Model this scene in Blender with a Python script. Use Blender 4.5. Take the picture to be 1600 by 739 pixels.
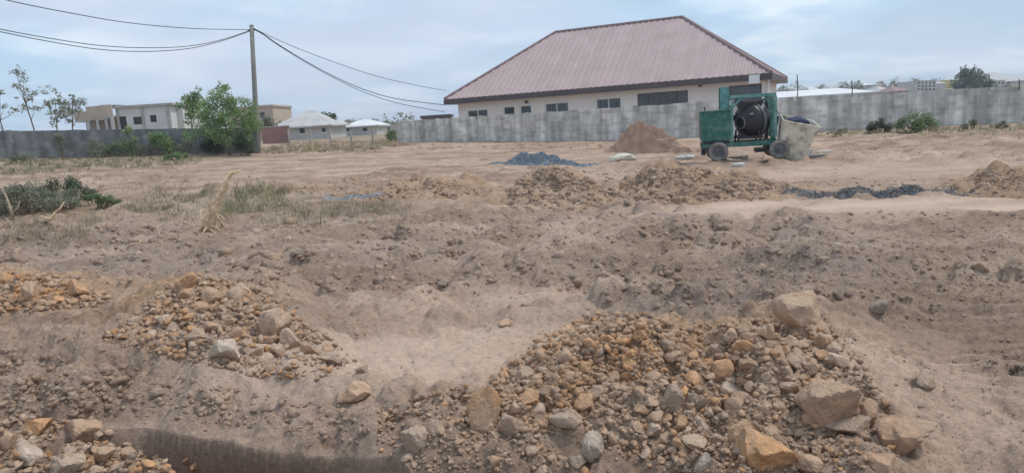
import bpy, bmesh, math, random
import numpy as np
from mathutils import Vector, Matrix, Euler

for o in list(bpy.data.objects): bpy.data.objects.remove(o)
SC = bpy.context.scene
COL = SC.collection
RAD = math.radians

# ------------------------------------------------------------------ camera
F_PX, PITCH, ROLL, EYE = 1100.0, RAD(9.35), RAD(3.7), 1.6
CAM = np.array([0.0, 0.0, EYE])
FW = np.array([0, math.cos(PITCH), -math.sin(PITCH)])
_U0 = np.array([0, math.sin(PITCH), math.cos(PITCH)]); _R0 = np.array([1.0, 0, 0])
RT = math.cos(ROLL)*_R0 - math.sin(ROLL)*_U0
UP = math.sin(ROLL)*_R0 + math.cos(ROLL)*_U0
cd = bpy.data.cameras.new('camera'); cam = bpy.data.objects.new('camera', cd); COL.objects.link(cam)
cd.sensor_width = 36.0; cd.lens = 36.0*F_PX/1600.0; cd.clip_end = 6000; cd.clip_start = 0.05
cam.matrix_world = Matrix(((RT[0], UP[0], -FW[0], CAM[0]), (RT[1], UP[1], -FW[1], CAM[1]),
                           (RT[2], UP[2], -FW[2], CAM[2]), (0, 0, 0, 1)))
SC.camera = cam
SC.render.resolution_x, SC.render.resolution_y = 1024, 472

# ------------------------------------------------------------------ sky, sun, exposure
SUN_EL, SUN_AZ = RAD(60), RAD(80)          # azimuth clockwise from +Y: high up, to the right
w = bpy.data.worlds.new('World'); SC.world = w; w.use_nodes = True
nt = w.node_tree; N = nt.nodes; L = nt.links
for n in list(N): N.remove(n)
def wn(t, **k):
    n = N.new(t)
    for a, b in k.items(): setattr(n, a, b)
    return n
sky = wn('ShaderNodeTexSky', sky_type='NISHITA', sun_disc=False, sun_elevation=SUN_EL, sun_rotation=SUN_AZ)
sky.air_density = 1.0; sky.dust_density = 1.5; sky.ozone_density = 1.0
tc = wn('ShaderNodeTexCoord')
sep = wn('ShaderNodeSeparateXYZ'); L.new(tc.outputs['Generated'], sep.inputs[0])
zc = wn('ShaderNodeMath', operation='MAXIMUM'); L.new(sep.outputs[2], zc.inputs[0]); zc.inputs[1].default_value = 0.0
za = wn('ShaderNodeMath', operation='ADD'); L.new(zc.outputs[0], za.inputs[0]); za.inputs[1].default_value = 0.16
dx = wn('ShaderNodeMath', operation='DIVIDE'); L.new(sep.outputs[0], dx.inputs[0]); L.new(za.outputs[0], dx.inputs[1])
dy = wn('ShaderNodeMath', operation='DIVIDE'); L.new(sep.outputs[1], dy.inputs[0]); L.new(za.outputs[0], dy.inputs[1])
cmb = wn('ShaderNodeCombineXYZ'); L.new(dx.outputs[0], cmb.inputs[0]); L.new(dy.outputs[0], cmb.inputs[1])
n1 = wn('ShaderNodeTexNoise'); n1.inputs['Scale'].default_value = 1.05; n1.inputs['Detail'].default_value = 6; n1.inputs['Roughness'].default_value = 0.52; n1.inputs['Distortion'].default_value = 0.35
L.new(cmb.outputs[0], n1.inputs['Vector'])
n2 = wn('ShaderNodeTexNoise'); n2.inputs['Scale'].default_value = 0.55; n2.inputs['Detail'].default_value = 4
mp = wn('ShaderNodeMapping'); mp.inputs['Location'].default_value = (3.7, 1.9, 0.6); L.new(cmb.outputs[0], mp.inputs[0]); L.new(mp.outputs[0], n2.inputs['Vector'])
r1 = wn('ShaderNodeValToRGB'); L.new(n1.outputs[0], r1.inputs[0])
e = r1.color_ramp.elements
e[0].position = 0.37; e[0].color = (4.0, 5.3, 6.8, 1)       # grey-blue cloud
e[1].position = 0.63; e[1].color = (6.9, 7.9, 8.9, 1)      # bright thin cloud
m_ = r1.color_ramp.elements.new(0.50); m_.color = (4.5, 6.1, 7.8, 1)
r2 = wn('ShaderNodeValToRGB'); L.new(n2.outputs[0], r2.inputs[0])
r2.color_ramp.elements[0].position = 0.42; r2.color_ramp.elements[0].color = (0, 0, 0, 1)
r2.color_ramp.elements[1].position = 0.7; r2.color_ramp.elements[1].color = (0.8, 0.8, 0.8, 1)
lav = wn('ShaderNodeMixRGB'); L.new(r2.outputs[0], lav.inputs[0]); L.new(r1.outputs[0], lav.inputs[1]); lav.inputs[2].default_value = (5.5, 6.0, 7.3, 1)
mx = wn('ShaderNodeMixRGB'); mx.inputs[0].default_value = 0.88; L.new(sky.outputs[0], mx.inputs[1]); L.new(lav.outputs[0], mx.inputs[2])
bg = wn('ShaderNodeBackground'); bg.inputs[1].default_value = 0.085; L.new(mx.outputs[0], bg.inputs[0])
wo = wn('ShaderNodeOutputWorld'); L.new(bg.outputs[0], wo.inputs[0])
sl = bpy.data.lights.new('sun', 'SUN'); sl.energy = 1.5; sl.angle = RAD(11); sl.color = (1.0, 0.95, 0.88)
so = bpy.data.objects.new('sun', sl); COL.objects.link(so)
sd = Vector((math.sin(SUN_AZ)*math.cos(SUN_EL), math.cos(SUN_AZ)*math.cos(SUN_EL), math.sin(SUN_EL)))
so.rotation_euler = sd.to_track_quat('Z', 'Y').to_euler(); so.location = sd*40
vs = SC.view_settings; vs.view_transform = 'Standard'; vs.look = 'None'; vs.gamma = 1.0; vs.exposure = 0.55; vs.use_curve_mapping = False

# ------------------------------------------------------------------ pixel <-> place helpers (photograph is 1600x739)
def ray(px, py):
    u = (np.asarray(px, float)-800)/F_PX; v = (369.5-np.asarray(py, float))/F_PX
    return FW + u[..., None]*RT + v[..., None]*UP
def at(px, py, D):
    d = ray(np.array(px), np.array(py)); d = d/d[1]
    return Vector(CAM + d*D)
def on_plane(px, py, p0, n):
    d = Vector(ray(np.array(px), np.array(py))); c = Vector(CAM)
    return c + d*((p0-c).dot(n)/d.dot(n))

# ------------------------------------------------------------------ numpy noise
def _hash(ix, iy, seed):
    h = (ix.astype(np.int64)*374761393 + iy.astype(np.int64)*668265263 + seed*974634777) & 0xFFFFFFFF
    h = ((h ^ (h >> 13))*1274126177) & 0xFFFFFFFF
    h = h ^ (h >> 16)
    return (h & 0xFFFF)/65535.0
def vnoise(x, y, seed=0):
    ix = np.floor(x); iy = np.floor(y); fx = x-ix; fy = y-iy
    fx = fx*fx*fx*(fx*(fx*6-15)+10); fy = fy*fy*fy*(fy*(fy*6-15)+10)
    a = _hash(ix, iy, seed); b = _hash(ix+1, iy, seed); c = _hash(ix, iy+1, seed); d = _hash(ix+1, iy+1, seed)
    return (a*(1-fx)+b*fx)*(1-fy) + (c*(1-fx)+d*fx)*fy - 0.5
def fbm(x, y, octv=4, seed=0, gain=0.5):
    s = 0; a = 1.0
    for k in range(octv):
        s = s + a*vnoise(x, y, seed+k*17)
        x, y = 1.62*x-1.21*y+3.1, 1.21*x+1.62*y-7.7; a *= gain
    return s
def clods(x, y, seed, dens=0.7):
    """rounded clod bumps: for every cell one lump of random size; returns 0..1"""
    ix = np.floor(x); iy = np.floor(y); out = np.zeros_like(x)
    for di in (-1, 0, 1):
        for dj in (-1, 0, 1):
            cx = ix+di; cy = iy+dj
            px = cx+_hash(cx, cy, seed); py = cy+_hash(cx, cy, seed+5)
            r = 0.22+0.5*_hash(cx, cy, seed+9)**2
            on = _hash(cx, cy, seed+13) < dens
            ex = 0.7+0.6*_hash(cx, cy, seed+21)
            d2 = (((x-px)*ex)**2+((y-py)/ex)**2)/(r*r)
            out = np.maximum(out, np.where(on, np.sqrt(np.maximum(0, 1-d2))*r/0.72, 0))
    return out

# ------------------------------------------------------------------ terrain: large shape from surveyed points
_cp = []
def _c(px, py, D): p = at(px, py, D); _cp.append((p.x, p.y, p.z))
for a in [(-150, 254, 41), (0, 250, 41), (200, 246, 41), (390, 240, 42), (480, 228, 50), (560, 222, 55), (630, 222, 50), (800, 221, 44.5), (960, 219, 40),
          (1090, 215, 37), (1200, 210, 35.5), (1300, 206, 34.7), (1450, 199, 34), (1600, 193, 33.6), (1720, 188, 33.2), (1115, 254, 20), (1215, 248, 20.6),
          (835, 252, 27), (560, 211, 110)]: _c(*a)
for x in (-14, -7, 0, 7, 14):
    for y in (-2, 2, 6, 10): _cp.append((x, y, 0.0))
_cp += [(-60, 95, 1.0), (-30, 95, 1.0), (20, 90, 0.9), (60, 100, 1.5), (-200, 400, 0.5), (0, 400, 0.8), (100, 300, 1.3), (170, 400, 3.0), (230, 400, 4.5), (330, 430, 6),
        (600, 600, 8), (-500, 900, 1), (0, 1200, 2), (700, 1200, 10), (1800, 1500, 12), (-1800, 1500, 0), (-1500, 100, 0), (1500, 100, 10), (60, 30, 0.0), (-60, 30, 1.2)]
_cp = np.array(_cp)
def _phi(r2): return np.sqrt(r2+9.0)
_A = _phi(((_cp[:, None, :2]-_cp[None, :, :2])**2).sum(-1))+np.eye(len(_cp))*0.02
_W = np.linalg.solve(_A, _cp[:, 2]-0.4)
def base_h(x, y):
    h = np.full(np.shape(x), 0.4)
    for (cx, cy, _), wt in zip(_cp, _W): h = h+wt*_phi((x-cx)**2+(y-cy)**2)
    return h
def march(px, py, hf, y0=1.6, y1=75):
    px = np.atleast_1d(np.asarray(px, float)); py = np.atleast_1d(np.asarray(py, float))
    d = ray(px, py); d = d/d[:, 1:2]
    ys = np.geomspace(y0, y1, 420)
    X = d[:, 0:1]*ys; Z = EYE+d[:, 2:3]*ys
    below = Z < hf(X, np.broadcast_to(ys, X.shape))
    k = np.where(below.any(1), below.argmax(1), len(ys)-1)
    lo = ys[np.maximum(k-1, 0)]; hi = ys[k]
    for _ in range(12):
        m = 0.5*(lo+hi); b = EYE+d[:, 2]*m < hf(d[:, 0]*m, m)
        hi = np.where(b, m, hi); lo = np.where(b, lo, m)
    return np.stack([d[:, 0]*hi, hi], 1)
def G0(px, py): return march(px, py, base_h)[0]

# ---- features on top of the large shape (bumps: x, y, radius x, radius y, height, power)
BUMPS = []
def bump(px, py, rx, ry, h, pw=1.0): g = G0(px, py); BUMPS.append((g[0], g[1], rx, ry, h, pw))
# rubble heap with the orange crown
bump(955, 600, 0.62, 0.60, 0.29); bump(900, 640, 0.5, 0.45, 0.10); bump(1190, 580, 0.75, 0.55, 0.22); bump(1060, 660, 0.8, 0.4, 0.10); bump(1245, 520, 0.5, 0.5, 0.16); bump(1280, 660, 0.6, 0.45, 0.08)
# rubble heap on the spoil bank
bump(295, 512, 0.62, 0.70, 0.46); bump(430, 545, 0.65, 0.6, 0.18)
# far-left orange heap, bottom-left bank
bump(40, 480, 1.0, 0.7, 0.24); bump(-60, 480, 1.0, 0.7, 0.2); BUMPS += [(-1.95, 2.68, .62, .24, .42, 1), (-1.25, 2.5, .35, .2, .2, 1)]
# heaps of dug soil in the middle distance
bump(1330, 290, 1.2, 0.6, 0.14); bump(1440, 336, 0.5, 0.4, 0.10); bump(480, 296, 0.9, 1.0, 0.14)
def _hb(*L_): return [(*G0(px, py), rx, ry, h) for px, py, rx, ry, h in L_]
HEAPS = [('broad cloddy brown soil heap between the gravel heap and the torn soil', _hb((860, 308, 0.62, 0.9, 0.62), (920, 310, 0.6, 0.8, 0.25), (790, 312, 0.6, 0.8, 0.18))),
         ('long cloddy brown soil heap behind the pale sandy strip', _hb((1030, 304, 0.55, 0.8, 0.44), (1100, 303, 0.8, 0.8, 0.32), (1180, 302, 0.7, 0.7, 0.16))),
         ('low orange-brown heap of clods beside the grey gravel streak', _hb((640, 300, 0.9, 1.0, 0.28), (700, 300, 0.7, 1.0, 0.26))),
         ('dark brown cloddy soil heap past the end of the dark gravel strip', _hb((1590, 296, 0.55, 0.9, 0.34)))]
def heap_h(x, y, hl):
    wx = x+0.10*fbm(x*1.7, y*1.7, 3, 71); wy = y+0.10*fbm(x*1.7, y*1.7, 3, 91); h = np.zeros(np.shape(x))
    for (cx, cy, rx, ry, hh) in hl: h = h+hh*np.exp(-(((wx-cx)/rx)**2+((wy-cy)/ry)**2)*0.9)
    m_ = np.clip(h/0.12, 0, 1)
    return h-0.03+m_*(0.10*clods(x/0.33, y/0.33, 211, .6)+0.06*clods(x/0.16, y/0.16, 213, .6)+0.10*fbm(x*3, y*3, 3, 215))
# hummocks in the torn soil
for a in [(700, 350, 0.9, 0.7, 0.10), (940, 380, 0.8, 0.6, 0.16), (1060, 350, 0.9, 0.7, 0.14), (560, 400, 1.2, 0.5, 0.10), (500, 425, 0.7, 0.5, 0.12), (1180, 430, 0.7, 0.7, 0.13),
          (40, 372, 1.1, 0.8, 0.16), (220, 400, 1.0, 0.7, 0.09), (820, 430, 0.7, 0.5, 0.06), (1490, 420, 0.9, 0.6, 0.07), (70, 330, 1.6, 1.5, 0.2)]: bump(*a)
RIDGES = []
def ridge(pts, wd, h): RIDGES.append(([tuple(G0(*p)) for p in pts], wd, h))
ridge([(-120, 545), (40, 572), (180, 590), (330, 610), (520, 635), (640, 670), (760, 710)], 0.30, 0.19)     # spoil bank on the far side of the trench
ridge([(1345, 515), (1290, 455), (1255, 415), (1290, 375), (1230, 340)], 0.40, 0.12)                          # push bank
ridge([(330, 475), (480, 425), (640, 372), (760, 335)], 0.28, 0.07)                                           # blade edge
ridge([(1000, 470), (1120, 500), (1200, 480)], 0.25, 0.08)
for pts in ([(430, 470), (640, 402), (800, 352), (900, 327)], [(540, 500), (740, 420), (900, 365), (1000, 330)], [(860, 470), (980, 420), (1100, 372), (1180, 335)], [(1400, 470), (1500, 420), (1640, 380)], [(60, 400), (300, 385), (560, 350)]):
    ridge(pts, 0.11, -0.085); ridge([(x+16, y+14) for x, y in pts], 0.09, 0.05)
TR = []
def seg_dist(x, y, pts):
    best = np.full(np.shape(x), 1e9)
    for (ax, ay), (bx, by) in zip(pts[:-1], pts[1:]):
        vx, vy = bx-ax, by-ay; t = np.clip(((x-ax)*vx+(y-ay)*vy)/(vx*vx+vy*vy), 0, 1)
        best = np.minimum(best, np.hypot(x-ax-t*vx, y-ay-t*vy))
    return best
SMOOTH = []   # trodden, compacted ground (x, y, rx, ry, amount)
def smooth(px, py, rx, ry, a): g = G0(px, py); SMOOTH.append((g[0], g[1], rx, ry, a))
for a in [(640, 580, 1.25, 0.85, .78), (540, 615, .6, .4, .6), (1530, 670, .8, .9, .5), (1480, 600, .8, .6, .3), (1350, 322, 3.4, .6, 1), (1600, 322, 2.2, .6, 1), (1130, 321, 1.0, .45, 1), (1400, 270, 4, 2.5, .8),
          (1000, 275, 3, 1.2, .7), (560, 262, 5, 2, .6), (760, 480, 1.0, .8, .5), (900, 250, 5, 3, .5), (300, 280, 4, 3, .3)]: smooth(*a)
RIP = G0(1470, 520)
def lspace(y): return 0.0045*np.maximum(y, 2)*(1+np.maximum(y, 2)/25)
def feats(x, y):
    """returns height and the smooth mask"""
    wx = x+0.16*fbm(x*1.7, y*1.7, 4, 71, .6); wy = y+0.16*fbm(x*1.7, y*1.7, 4, 91, .6)
    h = base_h(x, y)
    for (cx, cy, rx, ry, hh, pw) in BUMPS:
        q = ((wx-cx)/rx)**2+((wy-cy)/ry)**2
        h = h+hh*np.exp(-q*0.9)
    for pts, wd, hh in RIDGES:
        d = seg_dist(wx, wy, pts); h = h+hh*np.exp(-(d/wd)**2)*(1+0.5*fbm(x*2, y*2, 2, 5))
    sm = np.zeros(np.shape(x))
    for (cx, cy, rx, ry, a) in SMOOTH:
        sm = np.maximum(sm, a*np.exp(-((((wx-cx)/rx)**2+((wy-cy)/ry)**2)**2)*0.7))
    ro = 1-0.88*sm
    f2_ = np.clip(1.5-lspace(y)/0.09, 0, 1); g = np.exp(-((((wx-RIP[0]-.25)/1.25)**2+((wy-RIP[1]+.12)/0.95)**2)**2))*f2_       # crawler track ripples
    ro = ro*(1-0.75*g)
    if TR: ro = ro*np.clip((seg_dist(x, y, TR)-0.24)/0.22, 0.10, 1)
    far = np.clip(1.4-lspace(y)/0.35, 0, 1); f2 = np.clip(1.5-lspace(y)/0.09, 0, 1); f3 = np.clip(1.5-lspace(y)/0.035, 0, 1)
    near = np.clip((70-y)/20, 0, 1)
    ph = ((y+0.07*x+0.035*fbm(x*1.1, y*1.1, 3, 8))/0.15) % 1.0
    h = h+g*0.125*np.minimum(ph/0.25, 1)*(1-ph)**1.1*np.clip(0.8+2.2*vnoise(x*1.3, y*3.5, 4)+1.2*vnoise(x*4, y*7, 6), 0, 1.5)
    h = h+near*(0.08*fbm(x*0.55, y*0.8, 3, 3)*(0.45+0.55*ro))
    h = h+ro*far*(0.15*fbm(x*2.2, y*2.2, 4, 31, 0.55))
    patch = np.clip(0.55+1.6*fbm(x*0.9, y*0.9, 2, 77), 0.1, 1)
    h = h+ro*patch*f2*(0.17*clods(x/0.27, y/0.27, 11, .5))
    h = h+ro*far*patch*(0.22*clods(x/0.62, y/0.62, 51, .3))*np.clip((y-6)/4, 0, 1)
    h = h+ro*f3*(0.05*fbm(x*8, y*8, 3, 61, .6)+0.022*fbm(x*26, y*26, 3, 67, .6))
    h = h+ro*f3*(0.06*clods(x/0.12+5, y/0.12, 23, .6)+0.03*clods(x/0.055, y/0.055+3, 37, .6))
    if not TR: return h, sm, np.zeros(np.shape(x))
    td = seg_dist(x+0.02*fbm(x*4, y*4, 2, 41), y+0.02*fbm(x*4, y*4, 2, 43), TR)
    t = np.clip((0.26-td)/0.05, 0, 1); t = t*t*(3-2*t)
    h = h*(1-t)+t*(-0.50+0.06*fbm(x*4, y*4, 3, 47))
    return h, sm, t
def HG(x, y): return feats(x, y)[0]
TR += [(float(q[0])-0.03, float(q[1])-0.25) for q in march([150, 220, 380, 575], [656, 667, 688, 716], HG)]
def G(px, py):
    g = march(px, py, HG)[0]; return Vector((g[0], g[1], float(HG(np.array([g[0]]), np.array([g[1]]))[0])))
def hz(x, y): return float(HG(np.array([float(x)]), np.array([float(y)]))[0])

# ------------------------------------------------------------------ materials
def lin(c): return tuple(((v/255)/12.92 if v/255 <= 0.04045 else ((v/255+0.055)/1.055)**2.4) for v in c)+(1,)
def mat(name, c1, c2=None, scale=4.0, rough=0.9, metal=0.0, bump_=0.0, bscale=None, spec=0.3, detail=5, extra=None, c3=None):
    m = bpy.data.materials.new(name); m.use_nodes = True; t = m.node_tree; b = t.nodes['Principled BSDF']
    b.inputs['Roughness'].default_value = rough; b.inputs['Metallic'].default_value = metal; b.inputs['Specular IOR Level'].default_value = spec
    co = t.nodes.new('ShaderNodeTexCoord')
    n = t.nodes.new('ShaderNodeTexNoise'); n.inputs['Scale'].default_value = scale; n.inputs['Detail'].default_value = detail; n.inputs['Roughness'].default_value = 0.6
    t.links.new(co.outputs['Object'], n.inputs['Vector'])
    r = t.nodes.new('ShaderNodeValToRGB'); t.links.new(n.outputs[0], r.inputs[0])
    r.color_ramp.elements[0].position = 0.34; r.color_ramp.elements[0].color = c1
    r.color_ramp.elements[1].position = 0.66; r.color_ramp.elements[1].color = c2 or c1
    if c3: k = r.color_ramp.elements.new(0.5); k.color = c3
    t.links.new(r.outputs[0], b.inputs['Base Color'])
    if bump_:
        n3 = t.nodes.new('ShaderNodeTexNoise'); n3.inputs['Scale'].default_value = bscale or scale*5; n3.inputs['Detail'].default_value = 6
        t.links.new(co.outputs['Object'], n3.inputs['Vector'])
        bp = t.nodes.new('ShaderNodeBump'); bp.inputs['Strength'].default_value = bump_; bp.inputs['Distance'].default_value = 0.02
        t.links.new(n3.outputs[0], bp.inputs['Height']); t.links.new(bp.outputs[0], b.inputs['Normal'])
    return m
def tint_mat(name, attr, rough=0.95, sc=14.0, amt=0.42):
    """rock material: a tint (object colour or stored attribute) broken up by grain, dust and bump"""
    m = bpy.data.materials.new(name); m.use_nodes = True; t = m.node_tree; b = t.nodes['Principled BSDF']
    b.inputs['Roughness'].default_value = rough; b.inputs['Specular IOR Level'].default_value = 0.15
    if attr: a = t.nodes.new('ShaderNodeAttribute'); a.attribute_name = attr; col = a.outputs['Color']
    else: a = t.nodes.new('ShaderNodeObjectInfo'); col = a.outputs['Color']
    co = t.nodes.new('ShaderNodeNewGeometry')
    n = t.nodes.new('ShaderNodeTexNoise'); n.inputs['Scale'].default_value = sc; n.inputs['Detail'].default_value = 7; n.inputs['Roughness'].default_value = 0.65
    t.links.new(co.outputs['Position'], n.inputs['Vector'])
    mr = t.nodes.new('ShaderNodeMapRange'); mr.inputs[1].default_value = 0.3; mr.inputs[2].default_value = 0.7; mr.inputs[3].default_value = 1-amt; mr.inputs[4].default_value = 1+amt
    t.links.new(n.outputs[0], mr.inputs[0])
    mu = t.nodes.new('ShaderNodeVectorMath'); mu.operation = 'SCALE'; t.links.new(col, mu.inputs[0]); t.links.new(mr.outputs[0], mu.inputs['Scale'])
    n2 = t.nodes.new('ShaderNodeTexNoise'); n2.inputs['Scale'].default_value = 3.3; n2.inputs['Detail'].default_value = 4
    t.links.new(co.outputs['Position'], n2.inputs['Vector'])
    r2 = t.nodes.new('ShaderNodeMapRange'); r2.inputs[1].default_value = 0.38; r2.inputs[2].default_value = 0.66; r2.inputs[3].default_value = 0.1; r2.inputs[4].default_value = 0.8
    t.links.new(n2.outputs[0], r2.inputs[0])
    mx = t.nodes.new('ShaderNodeMixRGB'); t.links.new(r2.outputs[0], mx.inputs[0]); t.links.new(mu.outputs[0], mx.inputs[1]); mx.inputs[2].default_value = SOIL_C
    t.links.new(mx.outputs[0], b.inputs['Base Color'])
    n3 = t.nodes.new('ShaderNodeTexNoise'); n3.inputs['Scale'].default_value = 42; n3.inputs['Detail'].default_value = 6; n3.inputs['Roughness'].default_value = 0.65
    t.links.new(co.outputs['Position'], n3.inputs['Vector'])
    bp = t.nodes.new('ShaderNodeBump'); bp.inputs['Strength'].default_value = 0.8; bp.inputs['Distance'].default_value = 0.03
    t.links.new(n3.outputs[0], bp.inputs['Height']); t.links.new(bp.outputs[0], b.inputs['Normal'])
    return m
SOIL_A, SOIL_B, SOIL_C = (0.315, 0.22, 0.162, 1), (0.435, 0.315, 0.238, 1), (0.50, 0.36, 0.26, 1)
ORANGE, PALE, GREY, GREENISH, CUT = (0.56, 0.335, 0.165, 1), (0.58, 0.435, 0.335, 1), (0.31, 0.24, 0.208, 1), (0.23, 0.215, 0.13, 1), (0.31, 0.172, 0.112, 1)

def ground_mat():
    m = bpy.data.materials.new('soil'); m.use_nodes = True; t = m.node_tree; b = t.nodes['Principled BSDF']
    b.inputs['Roughness'].default_value = 1.0; b.inputs['Specular IOR Level'].default_value = 0.1
    g = t.nodes.new('ShaderNodeNewGeometry'); pos = g.outputs['Position']
    def noise(s, d=6, r=0.6):
        n = t.nodes.new('ShaderNodeTexNoise'); n.inputs['Scale'].default_value = s; n.inputs['Detail'].default_value = d; n.inputs['Roughness'].default_value = r
        t.links.new(pos, n.inputs['Vector']); return n.outputs[0]
    def rng(src, a, b_, c=0.0, d=1.0):
        n = t.nodes.new('ShaderNodeMapRange'); t.links.new(src, n.inputs[0])
        for i, v in enumerate((a, b_, c, d)): n.inputs[i+1].default_value = v
        return n.outputs[0]
    def mix(f, a, b_):
        n = t.nodes.new('ShaderNodeMixRGB')
        for i, s in enumerate((f, a, b_)):
            if isinstance(s, tuple): n.inputs[i].default_value = s
            elif isinstance(s, float): n.inputs[i].default_value = s
            else: t.links.new(s, n.inputs[i])
        return n.outputs[0]
    def mul(a, b_):
        n = t.nodes.new('ShaderNodeMath'); n.operation = 'MULTIPLY'; t.links.new(a, n.inputs[0])
        if isinstance(b_, float): n.inputs[1].default_value = b_
        else: t.links.new(b_, n.inputs[1])
        return n.outputs[0]
    at_ = t.nodes.new('ShaderNodeAttribute'); at_.attribute_name = 'zone'
    sp = t.nodes.new('ShaderNodeSeparateColor'); t.links.new(at_.outputs['Color'], sp.inputs[0])
    at2 = t.nodes.new('ShaderNodeAttribute'); at2.attribute_name = 'zone2'
    sp2 = t.nodes.new('ShaderNodeSeparateColor'); t.links.new(at2.outputs['Color'], sp2.inputs[0])
    big, mid, fine, grit = noise(0.9), noise(5.0), noise(24.0, 7, 0.7), noise(90.0, 5, 0.7)
    c = mix(rng(big, 0.38, 0.62), SOIL_A, SOIL_B)
    mpn = t.nodes.new('ShaderNodeMapping'); mpn.inputs['Scale'].default_value = (0.22, 0.75, 0.5); t.links.new(pos, mpn.inputs[0])
    stn = t.nodes.new('ShaderNodeTexNoise'); stn.inputs['Scale'].default_value = 1.0; stn.inputs['Detail'].default_value = 7; stn.inputs['Roughness'].default_value = 0.65; t.links.new(mpn.outputs[0], stn.inputs['Vector'])
    c = mix(rng(stn.outputs[0], 0.50, 0.66, 0.0, 0.7), c, PALE); c = mix(rng(stn.outputs[0], 0.48, 0.36, 0.0, 0.8), c, (0.27, 0.185, 0.13, 1))
    c = mix(mul(sp.outputs[2], rng(mid, 0.3, 0.6, 0.4, 1.0)), c, GREY)
    c = mix(mul(sp.outputs[0], rng(fine, 0.35, 0.6, 0.2, 0.8)), c, ORANGE)
    c = mix(mul(sp.outputs[1], rng(mid, 0.3, 0.65, 0.75, 1.0)), c, PALE)
    c = mix(mul(sp2.outputs[0], rng(mid, 0.35, 0.6, 0.1, 1.0)), c, GREENISH)
    c = mix(mul(sp2.outputs[1], 0.9), c, CUT)
    k = t.nodes.new('ShaderNodeVectorMath'); k.operation = 'SCALE'; t.links.new(c, k.inputs[0]); 
    s1 = t.nodes.new('ShaderNodeMath'); s1.operation = 'SUBTRACT'; t.links.new(rng(fine, 0.28, 0.72, 0.66, 1.30), s1.inputs[0]); s1.inputs[1].default_value = 1.0
    s2 = t.nodes.new('ShaderNodeMath'); s2.operation = 'MULTIPLY_ADD'; t.links.new(s1.outputs[0], s2.inputs[0]); t.links.new(rng(sp.outputs[1], 0.0, 1.0, 1.0, 0.35), s2.inputs[1]); s2.inputs[2].default_value = 1.0
    t.links.new(s2.outputs[0], k.inputs['Scale'])
    k2 = t.nodes.new('ShaderNodeVectorMath'); k2.operation = 'SCALE'; t.links.new(k.outputs[0], k2.inputs[0]); t.links.new(rng(grit, 0.3, 0.7, 0.82, 1.18), k2.inputs['Scale'])
    t.links.new(k2.outputs[0], b.inputs['Base Color'])
    b1 = t.nodes.new('ShaderNodeBump'); b1.inputs['Strength'].default_value = 0.75; b1.inputs['Distance'].default_value = 0.05; t.links.new(fine, b1.inputs['Height']); t.links.new(rng(sp.outputs[1], 0.0, 1.0, 0.75, 0.25), b1.inputs['Strength'])
    b2 = t.nodes.new('ShaderNodeBump'); b2.inputs['Strength'].default_value = 0.6; b2.inputs['Distance'].default_value = 0.015; t.links.new(grit, b2.inputs['Height']); t.links.new(b1.outputs[0], b2.inputs['Normal'])
    t.links.new(b2.outputs[0], b.inputs['Normal'])
    return m
M = {}
M['soil'] = ground_mat(); M['rock'] = tint_mat('stone', None); M['rubble'] = tint_mat('stone_rubble', 'tint', amt=0.36)
M['pebble'] = tint_mat('crushed_stone', 'tint', amt=0.2)

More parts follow.
